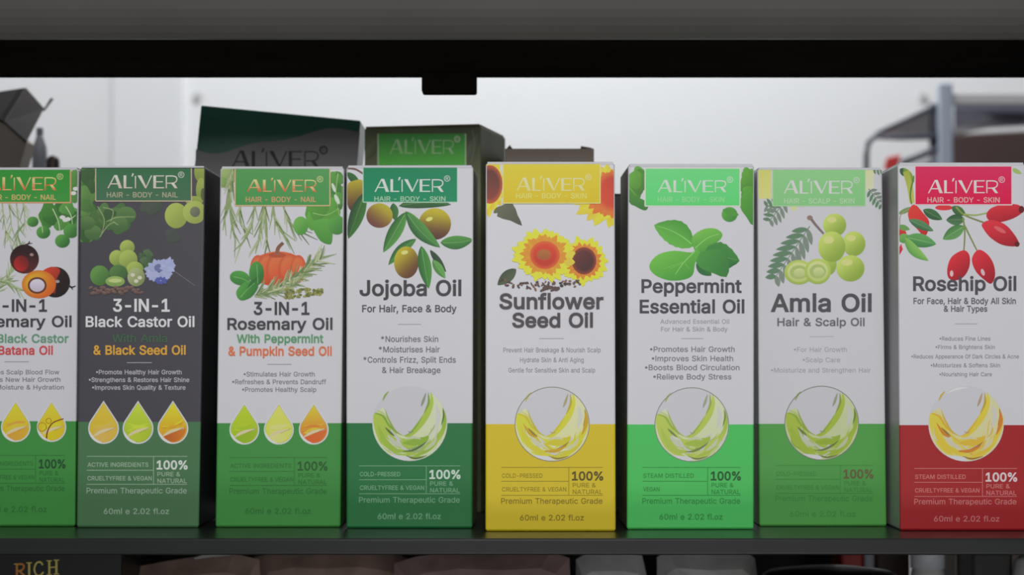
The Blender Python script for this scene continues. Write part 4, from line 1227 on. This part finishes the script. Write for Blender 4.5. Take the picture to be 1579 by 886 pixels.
a.text('Hair & Scalp Oil', 115, 510, 804, 35, (98, 96, 100), .03)
a.done('title_lettering')
a.line(260, 853, 372, 853, 3, (164, 162, 168))
a.at(1160, 530)
for t, x0, x1, y in (('\u2022For Hair Growth', 190, 430, 36), ('\u2022Scalp Care', 230, 400, 83), ('\u2022Moisturize and Strengthen Hair', 85, 540, 130)):
    a.text(t, x0, x1, y, 21, (150, 148, 153), .01)
a.done('claims_lettering')
a.swirl(316, 360, 168, (158, 178, 64), (132, 160, 48), (184, 194, 150), (100, 116, 60), ring=(112, 116, 104))
fa = (62, 132, 58)
a.grade(105, 550, 553, 'COLD-PRESSED', 'CRUELTYFREE & VEGAN', fa, (98, 90, 62), fa, 715, (172, 470), 786)

# --- white and red carton with rosehips
a, r_ = carton((1388, 818), (1585, 818), (1384.3, 255.5), (1581, 254), 655, M_PAPER, pap('red_band', (150, 26, 30)),
               'white and red carton with red rosehips hanging on leafy stems',
               mside=pap('side_panel_tone', (136, 132, 134)))
a.at(1359, 230)
R1, R2 = (214, 46, 58), (150, 26, 38)
a.leaf(84, 90, 128, 120, 36, (48, 84, 56))
a.leaf(100, 85, 150, 150, 30, (120, 150, 60), (90, 124, 50))
a.stroke([(112, 100), (130, 170), (140, 245)], 30, 22, (150, 160, 60), (176, 180, 80))
a.stroke([(150, 120), (132, 200), (138, 250)], 8, 6, (84, 120, 50))
a.leaf(75, 295, 150, 262, 22, (110, 140, 80))
a.stroke([(85, 345), (88, 300), (128, 270)], 4, 4, (150, 130, 110))
a.fill([(122, 285), (150, 250), (190, 290), (218, 330), (208, 385), (188, 390), (160, 360), (130, 330)], (220, 60, 50), (176, 34, 40), (.6, 1), 3)
a.ell(285, 266, 40, 12, (206, 50, 52))
a.leaf(190, 275, 278, 320, 44, (62, 106, 62), (42, 82, 52), (110, 140, 96))
a.leaf(125, 320, 238, 372, 40, (84, 130, 84), (50, 96, 62), (120, 152, 104))
a.ell(86, 385, 28, 24, (200, 52, 50), (166, 34, 40))
a.fill([(76, 445), (90, 430), (98, 455), (78, 482)], (206, 50, 54), (170, 34, 40))
a.leaf(75, 350, 130, 365, 26, (100, 146, 76))
a.leaf(78, 415, 130, 395, 44, (106, 162, 80), (80, 136, 66))
a.leaf(112, 400, 250, 432, 62, (92, 154, 82), (58, 118, 66), (132, 178, 112))
a.leaf(105, 400, 215, 508, 46, (128, 178, 88), (86, 146, 66), None, .08)
a.leaf(320, 262, 385, 300, 40, (70, 110, 60), (52, 90, 52))
a.leaf(380, 320, 295, 322, 50, (74, 114, 74), (44, 84, 54), (110, 140, 96))
a.leaf(378, 350, 280, 410, 56, (96, 148, 84), (64, 118, 62), (136, 176, 116))
a.stroke([(340, 262), (380, 300), (470, 335)], 9, 7, (130, 146, 76), (110, 120, 60))
a.stroke([(375, 296), (430, 300), (490, 288)], 8, 6, (140, 160, 80))
a.stroke([(372, 310), (380, 380), (376, 460)], 8, 6, (110, 140, 70), (130, 120, 70))
a.stroke([(378, 345), (405, 400), (435, 460)], 8, 6, (110, 140, 70), (130, 120, 70))
a.fill([(478, 300), (500, 268), (560, 250), (620, 252), (646, 272), (640, 290), (600, 315), (540, 332), (495, 326)], (204, 48, 58), (160, 30, 42), (.2, 1), 4)
a.ell(638, 274, 13, 16, (96, 30, 34))
a.fill([(458, 340), (500, 322), (560, 340), (600, 380), (626, 425), (610, 442), (550, 435), (500, 405), (470, 370)], (216, 50, 62), (150, 28, 40), (.3, 1), 4)
a.ell(618, 432, 12, 12, (96, 30, 34))
a.ell(540, 366, 30, 9, (226, 92, 96), rot=28)
a.fill([(372, 460), (400, 480), (402, 530), (380, 575), (345, 596), (308, 588), (300, 545), (320, 490)], (208, 44, 56), (150, 26, 38), (.6, .8), 4)
a.fill([(440, 458), (480, 475), (510, 520), (518, 575), (500, 612), (470, 595), (430, 555), (412, 500)], (212, 46, 58), (146, 26, 38), (.6, .8), 4)
a.ell(320, 566, 8, 14, (240, 176, 176))
a.ell(462, 560, 8, 16, (240, 170, 172), rot=-20)
a.leaf(592, 88, 640, 112, 20, (150, 176, 100))
a.done('rosehip_picture')
a.plate(153, 76, 595, 253, (226, 52, 92), (232, 190, 190), 'HAIR - BODY - SKIN', (212, 532, 140, 200), (240, 220, 214), (226, 190, 180), (232, 170, 160), (210, 538), 242, (206, 36, 74), ew=5)  # foil's reflection painted as a gradient, brighter pink at the top
a.text('Rosehip Oil', 147, 612, 643, 62, (74, 70, 76), .04)
a.text('For Face, Hair & Body All Skin', 147, 612, 704, 27, (90, 86, 92), .03)
a.text('& Hair Types', 285, 482, 739, 26, (90, 86, 92), .03)
a.done('title_lettering')
a.line(335, 795, 438, 795, 3, (150, 148, 152))
a.text('\u2022Reduces Fine Lines', 265, 497, 871, 18, (124, 122, 128), .015)
a.at(1359, 530)
for t, x0, x1, y in (('\u2022Firms & Brightens Skin', 247, 517, 23), ('\u2022Reduces Appearance Of Dark Circles & Acne', 137, 627, 66), ('\u2022Moisturizes & Softens Skin', 225, 540, 106), ('\u2022Nourishing Hair Care', 265, 503, 147)):
    a.text(t, x0, x1, y, 18, (124, 122, 128), .015)
a.done('claims_lettering')
a.swirl(386, 363, 172, (208, 190, 66), (204, 160, 50), (198, 194, 150), (150, 110, 50), glint=True, red=(196, 120, 44))
fa = (188, 110, 108)
a.grade(150, 617, 567, 'STEAM DISTILLED', 'CRUELTYFREE & VEGAN', fa, (222, 186, 186), fa, 730, (240, 537), 808)


# ------------------------------------------------------------------ cartons and boxes behind the row
M_OLIVE = mat('dark_olive_carton', INK((100, 104, 76)), .5, 0, .4, .35, 35)
M_DGREEN = mat('dark_green_carton', INK((36, 82, 66)), .3, 0, .5)
M_KRAFT = mat('grey_brown_card', INK((128, 116, 106)), .7, 0, .3, .08, 60)
M_KRAFT_IN = mat('brown_card_edge', INK((120, 100, 78)), .7, 0, .3)

# taller olive-green carton
Y2 = .838
A_ = W(561, 500, Y2)
B_ = W(741, 500, Y2 - .010)
A_.z = B_.z = 0
e2 = (B_ - A_).normalized()
n2 = Vector((-e2.y, e2.x, 0))
H2 = W(650, 193, Y2 - .005).z
oc = empty('tall_carton', (A_ + B_) / 2 + n2 * .02)
tag(oc, 'taller dark olive carton with a bright green brand plate behind the olive and pumpkin cartons', 'carton')
D2 = .046
MB().hexa([A_, B_, B_ + n2 * D2, A_ + n2 * D2], [p + Vector((0, 0, H2 - .0006)) for p in (A_, B_, B_ + n2 * D2, A_ + n2 * D2)], bevel=.0007).build('body', M_OLIVE, oc)
MB().hexa([p + Vector((0, 0, H2 - .0006)) for p in (A_ + e2 * .0005, B_ - e2 * .0005, B_ + n2 * (D2 - .001) - e2 * .0005, A_ + n2 * (D2 - .001) + e2 * .0005)],
          [p + Vector((0, 0, H2)) for p in (A_ + e2 * .0005, B_ - e2 * .0005, B_ + n2 * (D2 - .001) - e2 * .0005, A_ + n2 * (D2 - .001) + e2 * .0005)], bevel=.0002).build('tuck_lid', M_KRAFT_IN, oc)


def planeart(A, n, root):
    c = Vector((0, 0, CAMZ))

    def pl(px, py):
        d = W(px, py, 1.0) - c
        return c + d * ((A - c).dot(n) / d.dot(n)) - n * 4e-5
    return Art(pl, -n, root)


a = planeart(A_, n2, oc)
a.sc = 1.0
a.at(0, 0)
a.leaf(556 + 8, 246, 584, 214, 16, (110, 118, 90), (84, 92, 68))
a.done('leaf_picture')
a.leaf(722, 246, 738, 206, 15, (112, 118, 96), (88, 94, 76))
a.stroke([(728, 200), (732, 225), (726, 250)], 2, 1, (124, 128, 108))
a.done('leaf_picture')
a.fill([(583, 206), (718, 206), (718, 262), (583, 262)], (88, 166, 86), (106, 198, 88))  # upper shelf's shade painted into the plate, darker green at the top
for q in ((583, 206, 583, 262), (718, 206, 718, 262)):
    a.line(*q, 2.4, (176, 206, 160))
pl_ = a.done('brand_plate', material=M_FOIL)
a.logo(601, 700, 215, 237, (176, 214, 160), (150, 200, 130))
a.done('brand_lettering', pl_, M_FOIL)

# dark green box leaning to the right
YG_ = .842
tl, tr = W(310, 162, YG_), W(556, 185.5, YG_)
ex = (tr - tl).normalized()
dn = Vector((ex.z, 0, -ex.x))
if dn.z > 0:
    dn = -dn
wg = (tr - tl).length
lr = tr + dn * (tr.z / -dn.z)
ll = lr - ex * wg
ll_t = tl
n3 = Vector((0, 1, 0))
gb = empty('leaning_box', (lr + ll) / 2)
tag(gb, 'dark green glossy box with a grey wave and black lettering, leaning behind the pumpkin carton', 'box')
MB().hexa([tl, tr, lr, ll], [p + n3 * .035 for p in (tl, tr, lr, ll)], bevel=.0006).build('body', M_DGREEN, gb)
a = planeart(tl, n3, gb)
a.sc = 1.0
a.at(0, 0)


def along(x, y):
    return (x, y)


a.fill(smooth_line([(302, 230), (322, 236), (345, 235), (372, 226), (400, 219), (430, 217), (455, 212), (480, 204), (505, 198), (530, 199), (555, 204)], 4)
       + [(550, 262), (536, 420), (283, 396), (301.5, 246)], (112, 110, 108), (96, 94, 92))
a.done('grey_wave')  # grey area below a wavy edge
a.logo(357, 492, 232, 258, (34, 32, 32), (30, 28, 28))
a.done('brand_lettering')

# small open grey-brown carton
YK = .83
kx0, kx1 = W(779, 300, YK).x, W(916, 300, YK).x
kz = W(850, 229, YK).z
kc = empty('open_carton', ((kx0 + kx1) / 2, YK + .02, 0))
tag(kc, 'plain grey-brown open carton standing behind the sunflower carton', 'carton')
m = MB()
t = .0006
m.box((kx0, YK, 0), (kx1, YK + t, kz))
m.box((kx0, YK + .038 - t, 0), (kx1, YK + .038, kz))
m.box((kx0, YK + t, 0), (kx0 + t, YK + .038 - t, kz))
m.box((kx1 - t, YK + t, 0), (kx1, YK + .038 - t, kz))
m.box((kx0 + t, YK + t, 0), (kx1 - t, YK + .038 - t, t))
m.build('body', M_KRAFT, kc)
zf = W(780, 223, YK).z
MB().sheet([(kx0 + .0003, YK + .002, kz), (kx0 + .0003, YK + .036, kz), (kx0 + .0042, YK + .033, zf), (kx0 + .0018, YK + .004, zf + .0004)], .0005).build('side_flap', M_KRAFT, kc)
MB().sheet([(kx1 - .0008, YK + .002, kz), (kx1 - .0008, YK + .036, kz), (kx1 - .005, YK + .030, kz + .0012), (kx1 - .005, YK + .006, kz + .0012)], .0005).build('side_flap', M_KRAFT, kc)

# dark cartons of the second row, seen in the gaps of the first
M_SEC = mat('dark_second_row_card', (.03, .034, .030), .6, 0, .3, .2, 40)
for x0, x1, h, w_ in ((900, 1010, .126, 'sunflower and the mint cartons'), (1330, 1440, .118, 'gooseberry and the rosehip cartons')):
    a0, a1 = W(x0, 400, .835), W(x1, 400, .835)
    bk2 = empty('dark_carton', ((a0.x + a1.x) / 2, .855, 0))
    tag(bk2, 'dark second-row carton seen in the gap between the ' + w_, 'carton', 'dark cartons of the second row')
    MB().box((a0.x, .835, 0), (a1.x, .877, h - .0006), bevel=.0006).build('body', M_SEC, bk2)
    MB().box((a0.x + .0005, .8355, h - .0006), (a1.x - .0005, .8765, h), bevel=.0002).build('tuck_lid', M_SEC, bk2)

# dark opened carton at the far left, flaps up
YD = .93
M_DK = mat('black_card', INK((34, 32, 30)), .6, 0, .3, .1, 50)
M_DK2 = mat('charcoal_card', INK((62, 56, 54)), .6, 0, .3, .1, 50)
M_BRN = mat('brown_grey_card', INK((140, 128, 118)), .6, 0, .3, .1, 50)
dc = empty('open_carton', (W(-20, 700, YD).x, YD + .03, 0))
tag(dc, 'dark opened carton with its flaps standing up, behind the leftmost carton', 'carton')
pts = [W(-95, 118, YD), W(7, 187, YD), W(41, 219, YD), W(30, 260, YD)]
low = [Vector((pts[3].x, YD, 0)), Vector((pts[0].x, YD, 0))]
prof = pts + low
MB().sheet(prof, .016, n=Vector((0, 1, 0))).build('body', M_BRN, dc)
MB().sheet([W(7, 187, YD - .001), W(40, 135, YD + .02), W(68, 167, YD + .02), W(41.5, 218, YD - .001)], .0012).build('flap', M_DK2, dc)
MB().sheet([W(6.5, 187, YD - .001), W(-60, 142, YD - .001), W(-40, 147, YD + .012), W(39.5, 135, YD + .019)], .0012).build('flap', M_DK, dc)
MB().sheet([W(66, 170, YD + .021), W(68.5, 167, YD + .021), W(80.5, 151, YD + .03), W(78, 151, YD + .03)], .0008).build('torn_strip', M_DK, dc)

YT = .955
c = W(43, 250, YT)
zt = W(43, 222, YT).z
rr = W(54, 250, YT).x - c.x
pr = [(rr, 0)] + [(rr, zt - rr)] + [(rr * math.cos(math.radians(q)), zt - rr + rr * math.sin(math.radians(q))) for q in (20, 40, 60, 78)] + [(rr * .05, zt)]
o = MB().lathe((c.x, YT + .002 + .05, 0), pr, 28).build('domed_bottle', mat('dark_brown_plastic', INK((58, 42, 40)), .4), smooth=True)
tag(o, 'dark brown domed bottle behind the opened carton at the left', 'bottle')
YQ = 1.03
c = W(61, 250, YQ)


def zq(py):
    return W(61, py, YQ).z


r1, r2 = W(72.5, 250, YQ).x - c.x, W(66, 250, YQ).x - c.x
gbo = empty('grey_bottle', (c.x, YQ, 0))
tag(gbo, 'grey narrow-necked bottle against the wall right of the opened dark carton', 'bottle')
MB().lathe((c.x, YQ, 0), [(r1 * .95, 0), (r1, .002), (r1, zq(236)), (r1 * .93, zq(226)), (r2 * 1.25, zq(214)), (r2, zq(208))], 28).build('body', mat('grey_plastic', INK((134, 134, 140)), .45), gbo, smooth=True)
MB().lathe((c.x, YQ, 0), [(r2, zq(208)), (r2 * 1.06, zq(207.5)), (r2 * 1.04, zq(198)), (r2 * .9, zq(197))], 28).build('cap', mat('dark_grey_cap', INK((92, 92, 98)), .45), gbo, smooth=True)

# ------------------------------------------------------------------ rack in the back room, right
M_POST = mat('pale_blue_grey_metal', INK((150, 158, 170)), .45, 0, .5)
M_SLATE = mat('slate_blue_metal', INK((150, 152, 168)), .5, 0, .4, .1, 20)
M_GREYM = mat('grey_metal', INK((176, 172, 172)), .5, 0, .4)
M_DGM = mat('dark_grey_metal', INK((70, 72, 82)), .5, 0, .4)
YR = 1.55
rack = empty('metal_rack', (W(1460, 300, YR).x, YR, -.9))
tag(rack, 'pale metal rack with a tall post and slate shelf, behind the rosehip carton', 'rack')
px0, px1 = W(1449, 200, YR).x, W(1470, 200, YR).x
zt = W(1460, 127, YR).z
MB().box((px0, YR, -.9), (px1, YR + .012, zt), bevel=.0015).build('post', M_POST, rack)
x2 = W(1640, 200, YR).x


def quad3(pp, th, name, m_):
    return MB().sheet([W(*p) for p in pp], th).build(name, m_, rack)


MB().box((px1, YR + .002, W(1500, 160, YR).z), (x2, YR + .010, W(1500, 143, YR).z), bevel=.001).build('top_rail', M_GREYM, rack)
quad3([(1471, 160, YR + .011), (1640, 158, YR + .011), (1640, 160, YR + .22), (1471, 202, YR + .22)], .004, 'slate_shelf', M_SLATE)
quad3([(1471, 207, YR + .004), (1471, 198, YR + .006), (1570, 168, YR + .10), (1640, 160, YR + .16), (1640, 190, YR + .06), (1530, 196, YR + .03)], .003, 'pale_brace', M_GREYM)
quad3([(1452, 160, YR + .012), (1358, 203, YR + .013), (1362, 210, YR + .02), (1452, 206, YR + .16)], .003, 'sloping_shelf', M_GREYM)


def bar(p, r, name, m_):
    return MB().tube([W(*q) for q in p], r, 10).build(name, m_, rack, smooth=True)


bar([(1453, 210, YR + .008), (1390, 212, YR + .008), (1350, 210, YR + .008), (1339, 220, YR + .008), (1336, 240, YR + .008), (1336, 560, YR + .008)], .0022, 'bent_leg', M_DGM)
bar([(1453, 158, YR + .010), (1352, 206, YR + .009)], .0016, 'edge_bar', M_DGM)
bar([(1390, 252, YR + .008), (1418, 241, YR + .008), (1453, 226, YR + .008)], .0026, 'lower_bar', M_DGM)
bar([(1442, 160, YR + .014), (1442, 226, YR + .014)], .0046, 'inner_strut', M_DGM)
quad3([(1398, 262, YR + .02), (1452, 236, YR + .02), (1452, 262, YR + .02)], .004, 'lower_panel', M_POST)
o = MB().hexa([W(1362, 262, YR - .01), W(1367, 243, YR - .01), W(1389, 238, YR - .01), W(1384, 262, YR - .01)],
              [W(1362, 262, YR + .004), W(1367, 243, YR + .004), W(1389, 238, YR + .004), W(1384, 262, YR + .004)], bevel=.0008)
rc = o.build('red_clip', mat('red_plastic', INK((190, 48, 44)), .45), rack)
rc['label'] = 'red clip on the lower bar'
bxz = W(1500, 205, 1.60).z
bb = MB()
xb0, xb1 = W(1466, 300, 1.62).x, W(1680, 300, 1.62).x
xb0, xb1 = W(1462, 300, 1.80).x, W(1680, 300, 1.80).x
z0, z1 = W(1470, 207, 1.80).z, W(1640, 196, 1.80).z
bb.hexa([(xb0, 1.80, -.9), (xb1, 1.80, -.9), (xb1, 1.88, -.9), (xb0, 1.88, -.9)], [(xb0, 1.80, z0), (xb1, 1.80, z1), (xb1, 1.88, z1), (xb0, 1.88, z0)], bevel=.002)
o = bb.build('brown_box', mat('dark_brown_card', INK((66, 52, 50)), .6, 0, .3, .1, 20))
tag(o, 'tall dark brown box behind the pale rack, above the rosehip carton at the right edge', 'box')

# ------------------------------------------------------------------ goods on the board below
ZB = -.155
MB_black = mat('black_gloss_carton', (.012, .012, .011), .35, 0, .5)
Yb = .80
bx0, bx1 = W(-120, 870, Yb).x, W(188, 870, Yb).x
zb = W(100, 838, Yb).z
bk = empty('black_box', ((bx0 + bx1) / 2, Yb + .04, ZB))
tag(bk, 'black box with gold capital letters under the shelf at the lower left', 'box')
MB().box((bx0, Yb, ZB), (bx1, Yb + .08, zb), bevel=.0012).build('body', MB_black, bk)
a = planeart(Vector((0, Yb, 0)), Vector((0, 1, 0)), bk)
a.sc = 1.0
a.at(0, 0)
GO, GO2 = (214, 186, 104), (190, 128, 64)


def bar_(x0, y0, x1, y1, w, c=GO):
    a.line(x0, y0, x1, y1, w, c)


def serif(x, y, w, c=GO):
    a.line(x - w, y, x + w, y, 1.6, c)


def sk(x, y):
    return (x, y - (x - 22) * .10)


for (x, h) in ((26, 0), (45, 0), (76, 0), (87, 0)):
    (u0, v0), (u1, v1) = sk(x, 891), sk(x, 869.5)
    bar_(u0, v0, u1, v1, 3.4, GO2 if x == 26 else GO)
    serif(u0, v0, 4.2)
    serif(u1, v1, 4.2)
a.stroke([sk(26, 870), sk(34, 870.5), sk(37, 875), sk(33, 880), sk(26, 880.5)], 3, 3, GO2)
a.stroke([sk(30, 880.5), sk(40, 891)], 3.2, 3.2, GO2)
a.stroke([sk(66, 875), sk(62, 870), sk(56, 871.5), sk(53, 880), sk(56, 889), sk(62, 890.5), sk(67, 886)], 2.8, 2.8, GO)
a.line(*sk(76, 880), *sk(87, 880), 1.8, GO)
a.ell(15, 890, 2, 2, GO2)
a.done('gold_lettering', material=M_FOIL)


def pouch(name, outline, Y, th, m_, label, seed, amp=.0016, group=None):
    """a soft filled bag: outline as photograph places at distance Y, bulging to the front and back"""
    rnd = random.Random(seed)
    pts = [W(x, y, Y) for x, y in outline]
    cx = sum((p for p in pts), Vector()) / len(pts)
    N = 6
    v, f = [], []
    k = len(pts)
    for side in (-1, 1):
        for j in range(N + 1):
            q = 1 - j / N
            for p in pts:
                w = cx + (p - cx) * q
                d = th * math.sqrt(max(0, 1 - q ** 2.4))
                v.append((w.x, Y + side * (d + rnd.uniform(-amp, amp) * (1 - q)), w.z + rnd.uniform(-amp, amp) * .5 * (1 - q)))
    for sd in (0, 1):
        b0 = sd * (N + 1) * k
        for j in range(N):
            for i in range(k):
                q = (i + 1) % k
                f.append((b0 + j * k + i, b0 + j * k + q, b0 + (j + 1) * k + q, b0 + (j + 1) * k + i))
    o = mesh_obj(name, v, f, m_)
    bm = bmesh.new()
    bm.from_mesh(o.data)
    bmesh.ops.remove_doubles(bm, verts=bm.verts, dist=1e-5)
    bmesh.ops.recalc_face_normals(bm, faces=bm.faces)
    bm.to_mesh(o.data)
    bm.free()
    tag(o, label, 'bag', group)
    return o


def zpx(Y):
    """photograph row where the board below lies at that distance"""
    lo, hi = 600.0, 3000.0
    for _ in range(50):
        mid = (lo + hi) / 2
        if W(800, mid, Y).z > ZB:
            lo = mid
        else:
            hi = mid
    return lo


M_PB = mat('brown_bag_film', (.44, .31, .25), .4, 0, .5, .5, 90)
M_PP = mat('plum_brown_bag_film', (.38, .26, .25), .4, 0, .5, .6, 70)
M_CL = mat('cloudy_plastic_film', (.85, .83, .83), .3, 0, .6, .5, 45)
M_CL2 = mat('grey_plastic_film', (.62, .62, .61), .3, 0, .6, .6, 45)
zf_ = zpx(.84)
pouch('brown_bag', [(206, 874), (255, 865), (300, 858), (360, 853), (400, 862), (410, 1000), (405, zf_), (215, zf_), (203, 1000)], .84, .010, M_PB,
      'dull brown bag under the shelf, right of the black box with gold letters', 1)
zf_ = zpx(.86)
pouch('brown_bag', [(392, 858), (440, 849), (500, 852), (560, 848), (618, 856), (640, 866), (648, 1000), (640, zf_), (400, zf_), (390, 1000)], .865, .010, M_PB,
      'brown bag under the shelf, below the olive carton', 2)
zf_ = zpx(.84)
pouch('plum_bag', [(608, 868), (640, 858), (700, 850), (780, 853), (850, 850), (878, 860), (884, 1000), (874, zf_), (620, zf_), (606, 1000)], .838, .010, M_PP,
      'plum-brown bag under the shelf, below the sunflower carton', 3)
zf_ = zpx(.85)
pouch('clear_bag', [(888, 862), (905, 852), (960, 850), (990, 856), (1000, 900), (998, zf_), (890, zf_)], .85, .010, M_CL,
      'whitish crumpled plastic bag under the shelf, below the mint carton', 4, .003)
pouch('clear_bag', [(1013, 858), (1030, 850), (1090, 852), (1150, 850), (1164, 860), (1172, 920), (1168, zf_), (1016, zf_)], .85, .010, M_CL2,
      'grey crumpled plastic bag under the shelf, left of the black pan', 5, .003)
o = MB().sheet([W(298, 860, .822), W(312, 855, .822), W(356, 852.5, .822), W(358, 855.5, .822), W(330, 858, .822), W(302, 862, .822)], .001).build('paper_slip', mat('pale_paper', (.36, .36, .37), .6))
tag(o, 'pale slip of paper lying on top of the dull brown bag', 'paper')

# black round pan
Yp = .80
c = W(1296, 886, Yp)
rp = W(1404, 886, Yp).x - c.x
zt = W(1296, 886, Yp).z
pan = empty('black_pan', (c.x, Yp + rp, ZB))
tag(pan, 'black round lidded pan under the shelf, below the gooseberry carton', 'pan')
MB().lathe((c.x, Yp + rp, 0), [(rp * .86, ZB), (rp * .9, ZB + .004), (rp * .97, zt - .012), (rp * .98, zt - .006)], 64).build('pot', mat('black_enamel', (.012, .012, .012), .3), pan, smooth=True)
MB().lathe((c.x, Yp + rp, 0), [(rp * .99, zt - .006), (rp * 1.0, zt - .004), (rp * .99, zt - .0026), (rp * .9, zt - .0012), (rp * .5, zt + .0002), (rp * .1, zt + .0006), (rp * .01, zt + .0006)], 64).build(
    'lid', mat('black_enamel_lid', (.016, .016, .016), .28), pan, smooth=True)

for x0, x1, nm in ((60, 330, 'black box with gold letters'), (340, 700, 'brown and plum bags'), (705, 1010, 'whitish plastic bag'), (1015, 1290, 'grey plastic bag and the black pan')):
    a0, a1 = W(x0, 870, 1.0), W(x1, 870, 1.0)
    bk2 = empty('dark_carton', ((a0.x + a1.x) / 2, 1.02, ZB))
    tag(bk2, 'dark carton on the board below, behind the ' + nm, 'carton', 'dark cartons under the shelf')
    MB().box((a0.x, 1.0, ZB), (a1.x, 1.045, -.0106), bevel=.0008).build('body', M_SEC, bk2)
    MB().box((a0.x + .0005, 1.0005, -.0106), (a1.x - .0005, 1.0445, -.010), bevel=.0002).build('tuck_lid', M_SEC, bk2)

# things further back under the shelf, right
Yx = .93


def slab(name, x0, x1, y, Y, dep, m_, label, cat='box', bev=.0012):
    a0, a1 = W(x0, y, Y), W(x1, y, Y)
    o_ = MB().box((a0.x, Y, ZB), (a1.x, Y + dep, a0.z), bevel=bev).build(name, m_)
    tag(o_, label, cat)
    return o_


slab('red_box', 1297, 1331, 851, Yx, .03, mat('dull_red_card', (.6, .06, .055), .5), 'dull red box showing behind the black pan')
slab('blue_grey_box', 1332.5, 1349, 850, Yx, .03, mat('blue_grey_card', (.5, .52, .62), .5), 'narrow blue-grey box behind the black pan')
slab('maroon_box', 1350.5, 1403, 849, Yx, .03, mat('maroon_card', (.060, .022, .022), .5), 'dark maroon box behind the black pan')
Yw = .88
c = W(1436, 880, Yw)
rw = W(1464, 880, Yw).x - c.x
zt_ = W(1436, 848, Yw).z
jar = empty('white_jar', (c.x, Yw + rw, ZB))
tag(jar, 'beige-white plastic jar under the shelf, below the rosehip carton', 'jar')
MB().lathe((c.x, Yw + rw, 0), [(rw * .9, ZB), (rw, ZB + .003), (rw, zt_ - .016), (rw * .92, zt_ - .010), (rw * .86, zt_ - .008)], 40).build('body', mat('beige_white_plastic', (.8, .79, .77), .4), jar, smooth=True)
MB().lathe((c.x, Yw + rw, 0), [(rw * .95, zt_ - .008), (rw * .96, zt_ - .001), (rw * .9, zt_)], 40).build('lid', mat('white_lid', (.8, .82, .88), .4), jar, smooth=True)
slab('beige_box', 1472, 1497, 849, .90, .03, mat('beige_card', (.42, .37, .32), .55), 'narrow beige box under the shelf at the right')
slab('dark_box', 1499, 1562, 851, .87, .04, mat('dark_card', (.022, .019, .017), .5), 'dark box under the shelf at the right, beside the narrow beige box')
c = W(1588, 886, .86)
rw2 = c.x - W(1566, 886, .86).x
zt2 = W(1588, 858, .86).z
o = MB().lathe((c.x, .86 + rw2, 0), [(rw2 * .92, ZB), (rw2, ZB + .003), (rw2, zt2 - .008), (rw2 * .85, zt2 - .002), (rw2 * .5, zt2), (rw2 * .05, zt2)], 36).build('grey_jar', mat('grey_jar_plastic', (.55, .55, .55), .4), smooth=True)
tag(o, 'rounded grey jar under the shelf, cut by the right edge of the picture', 'jar')
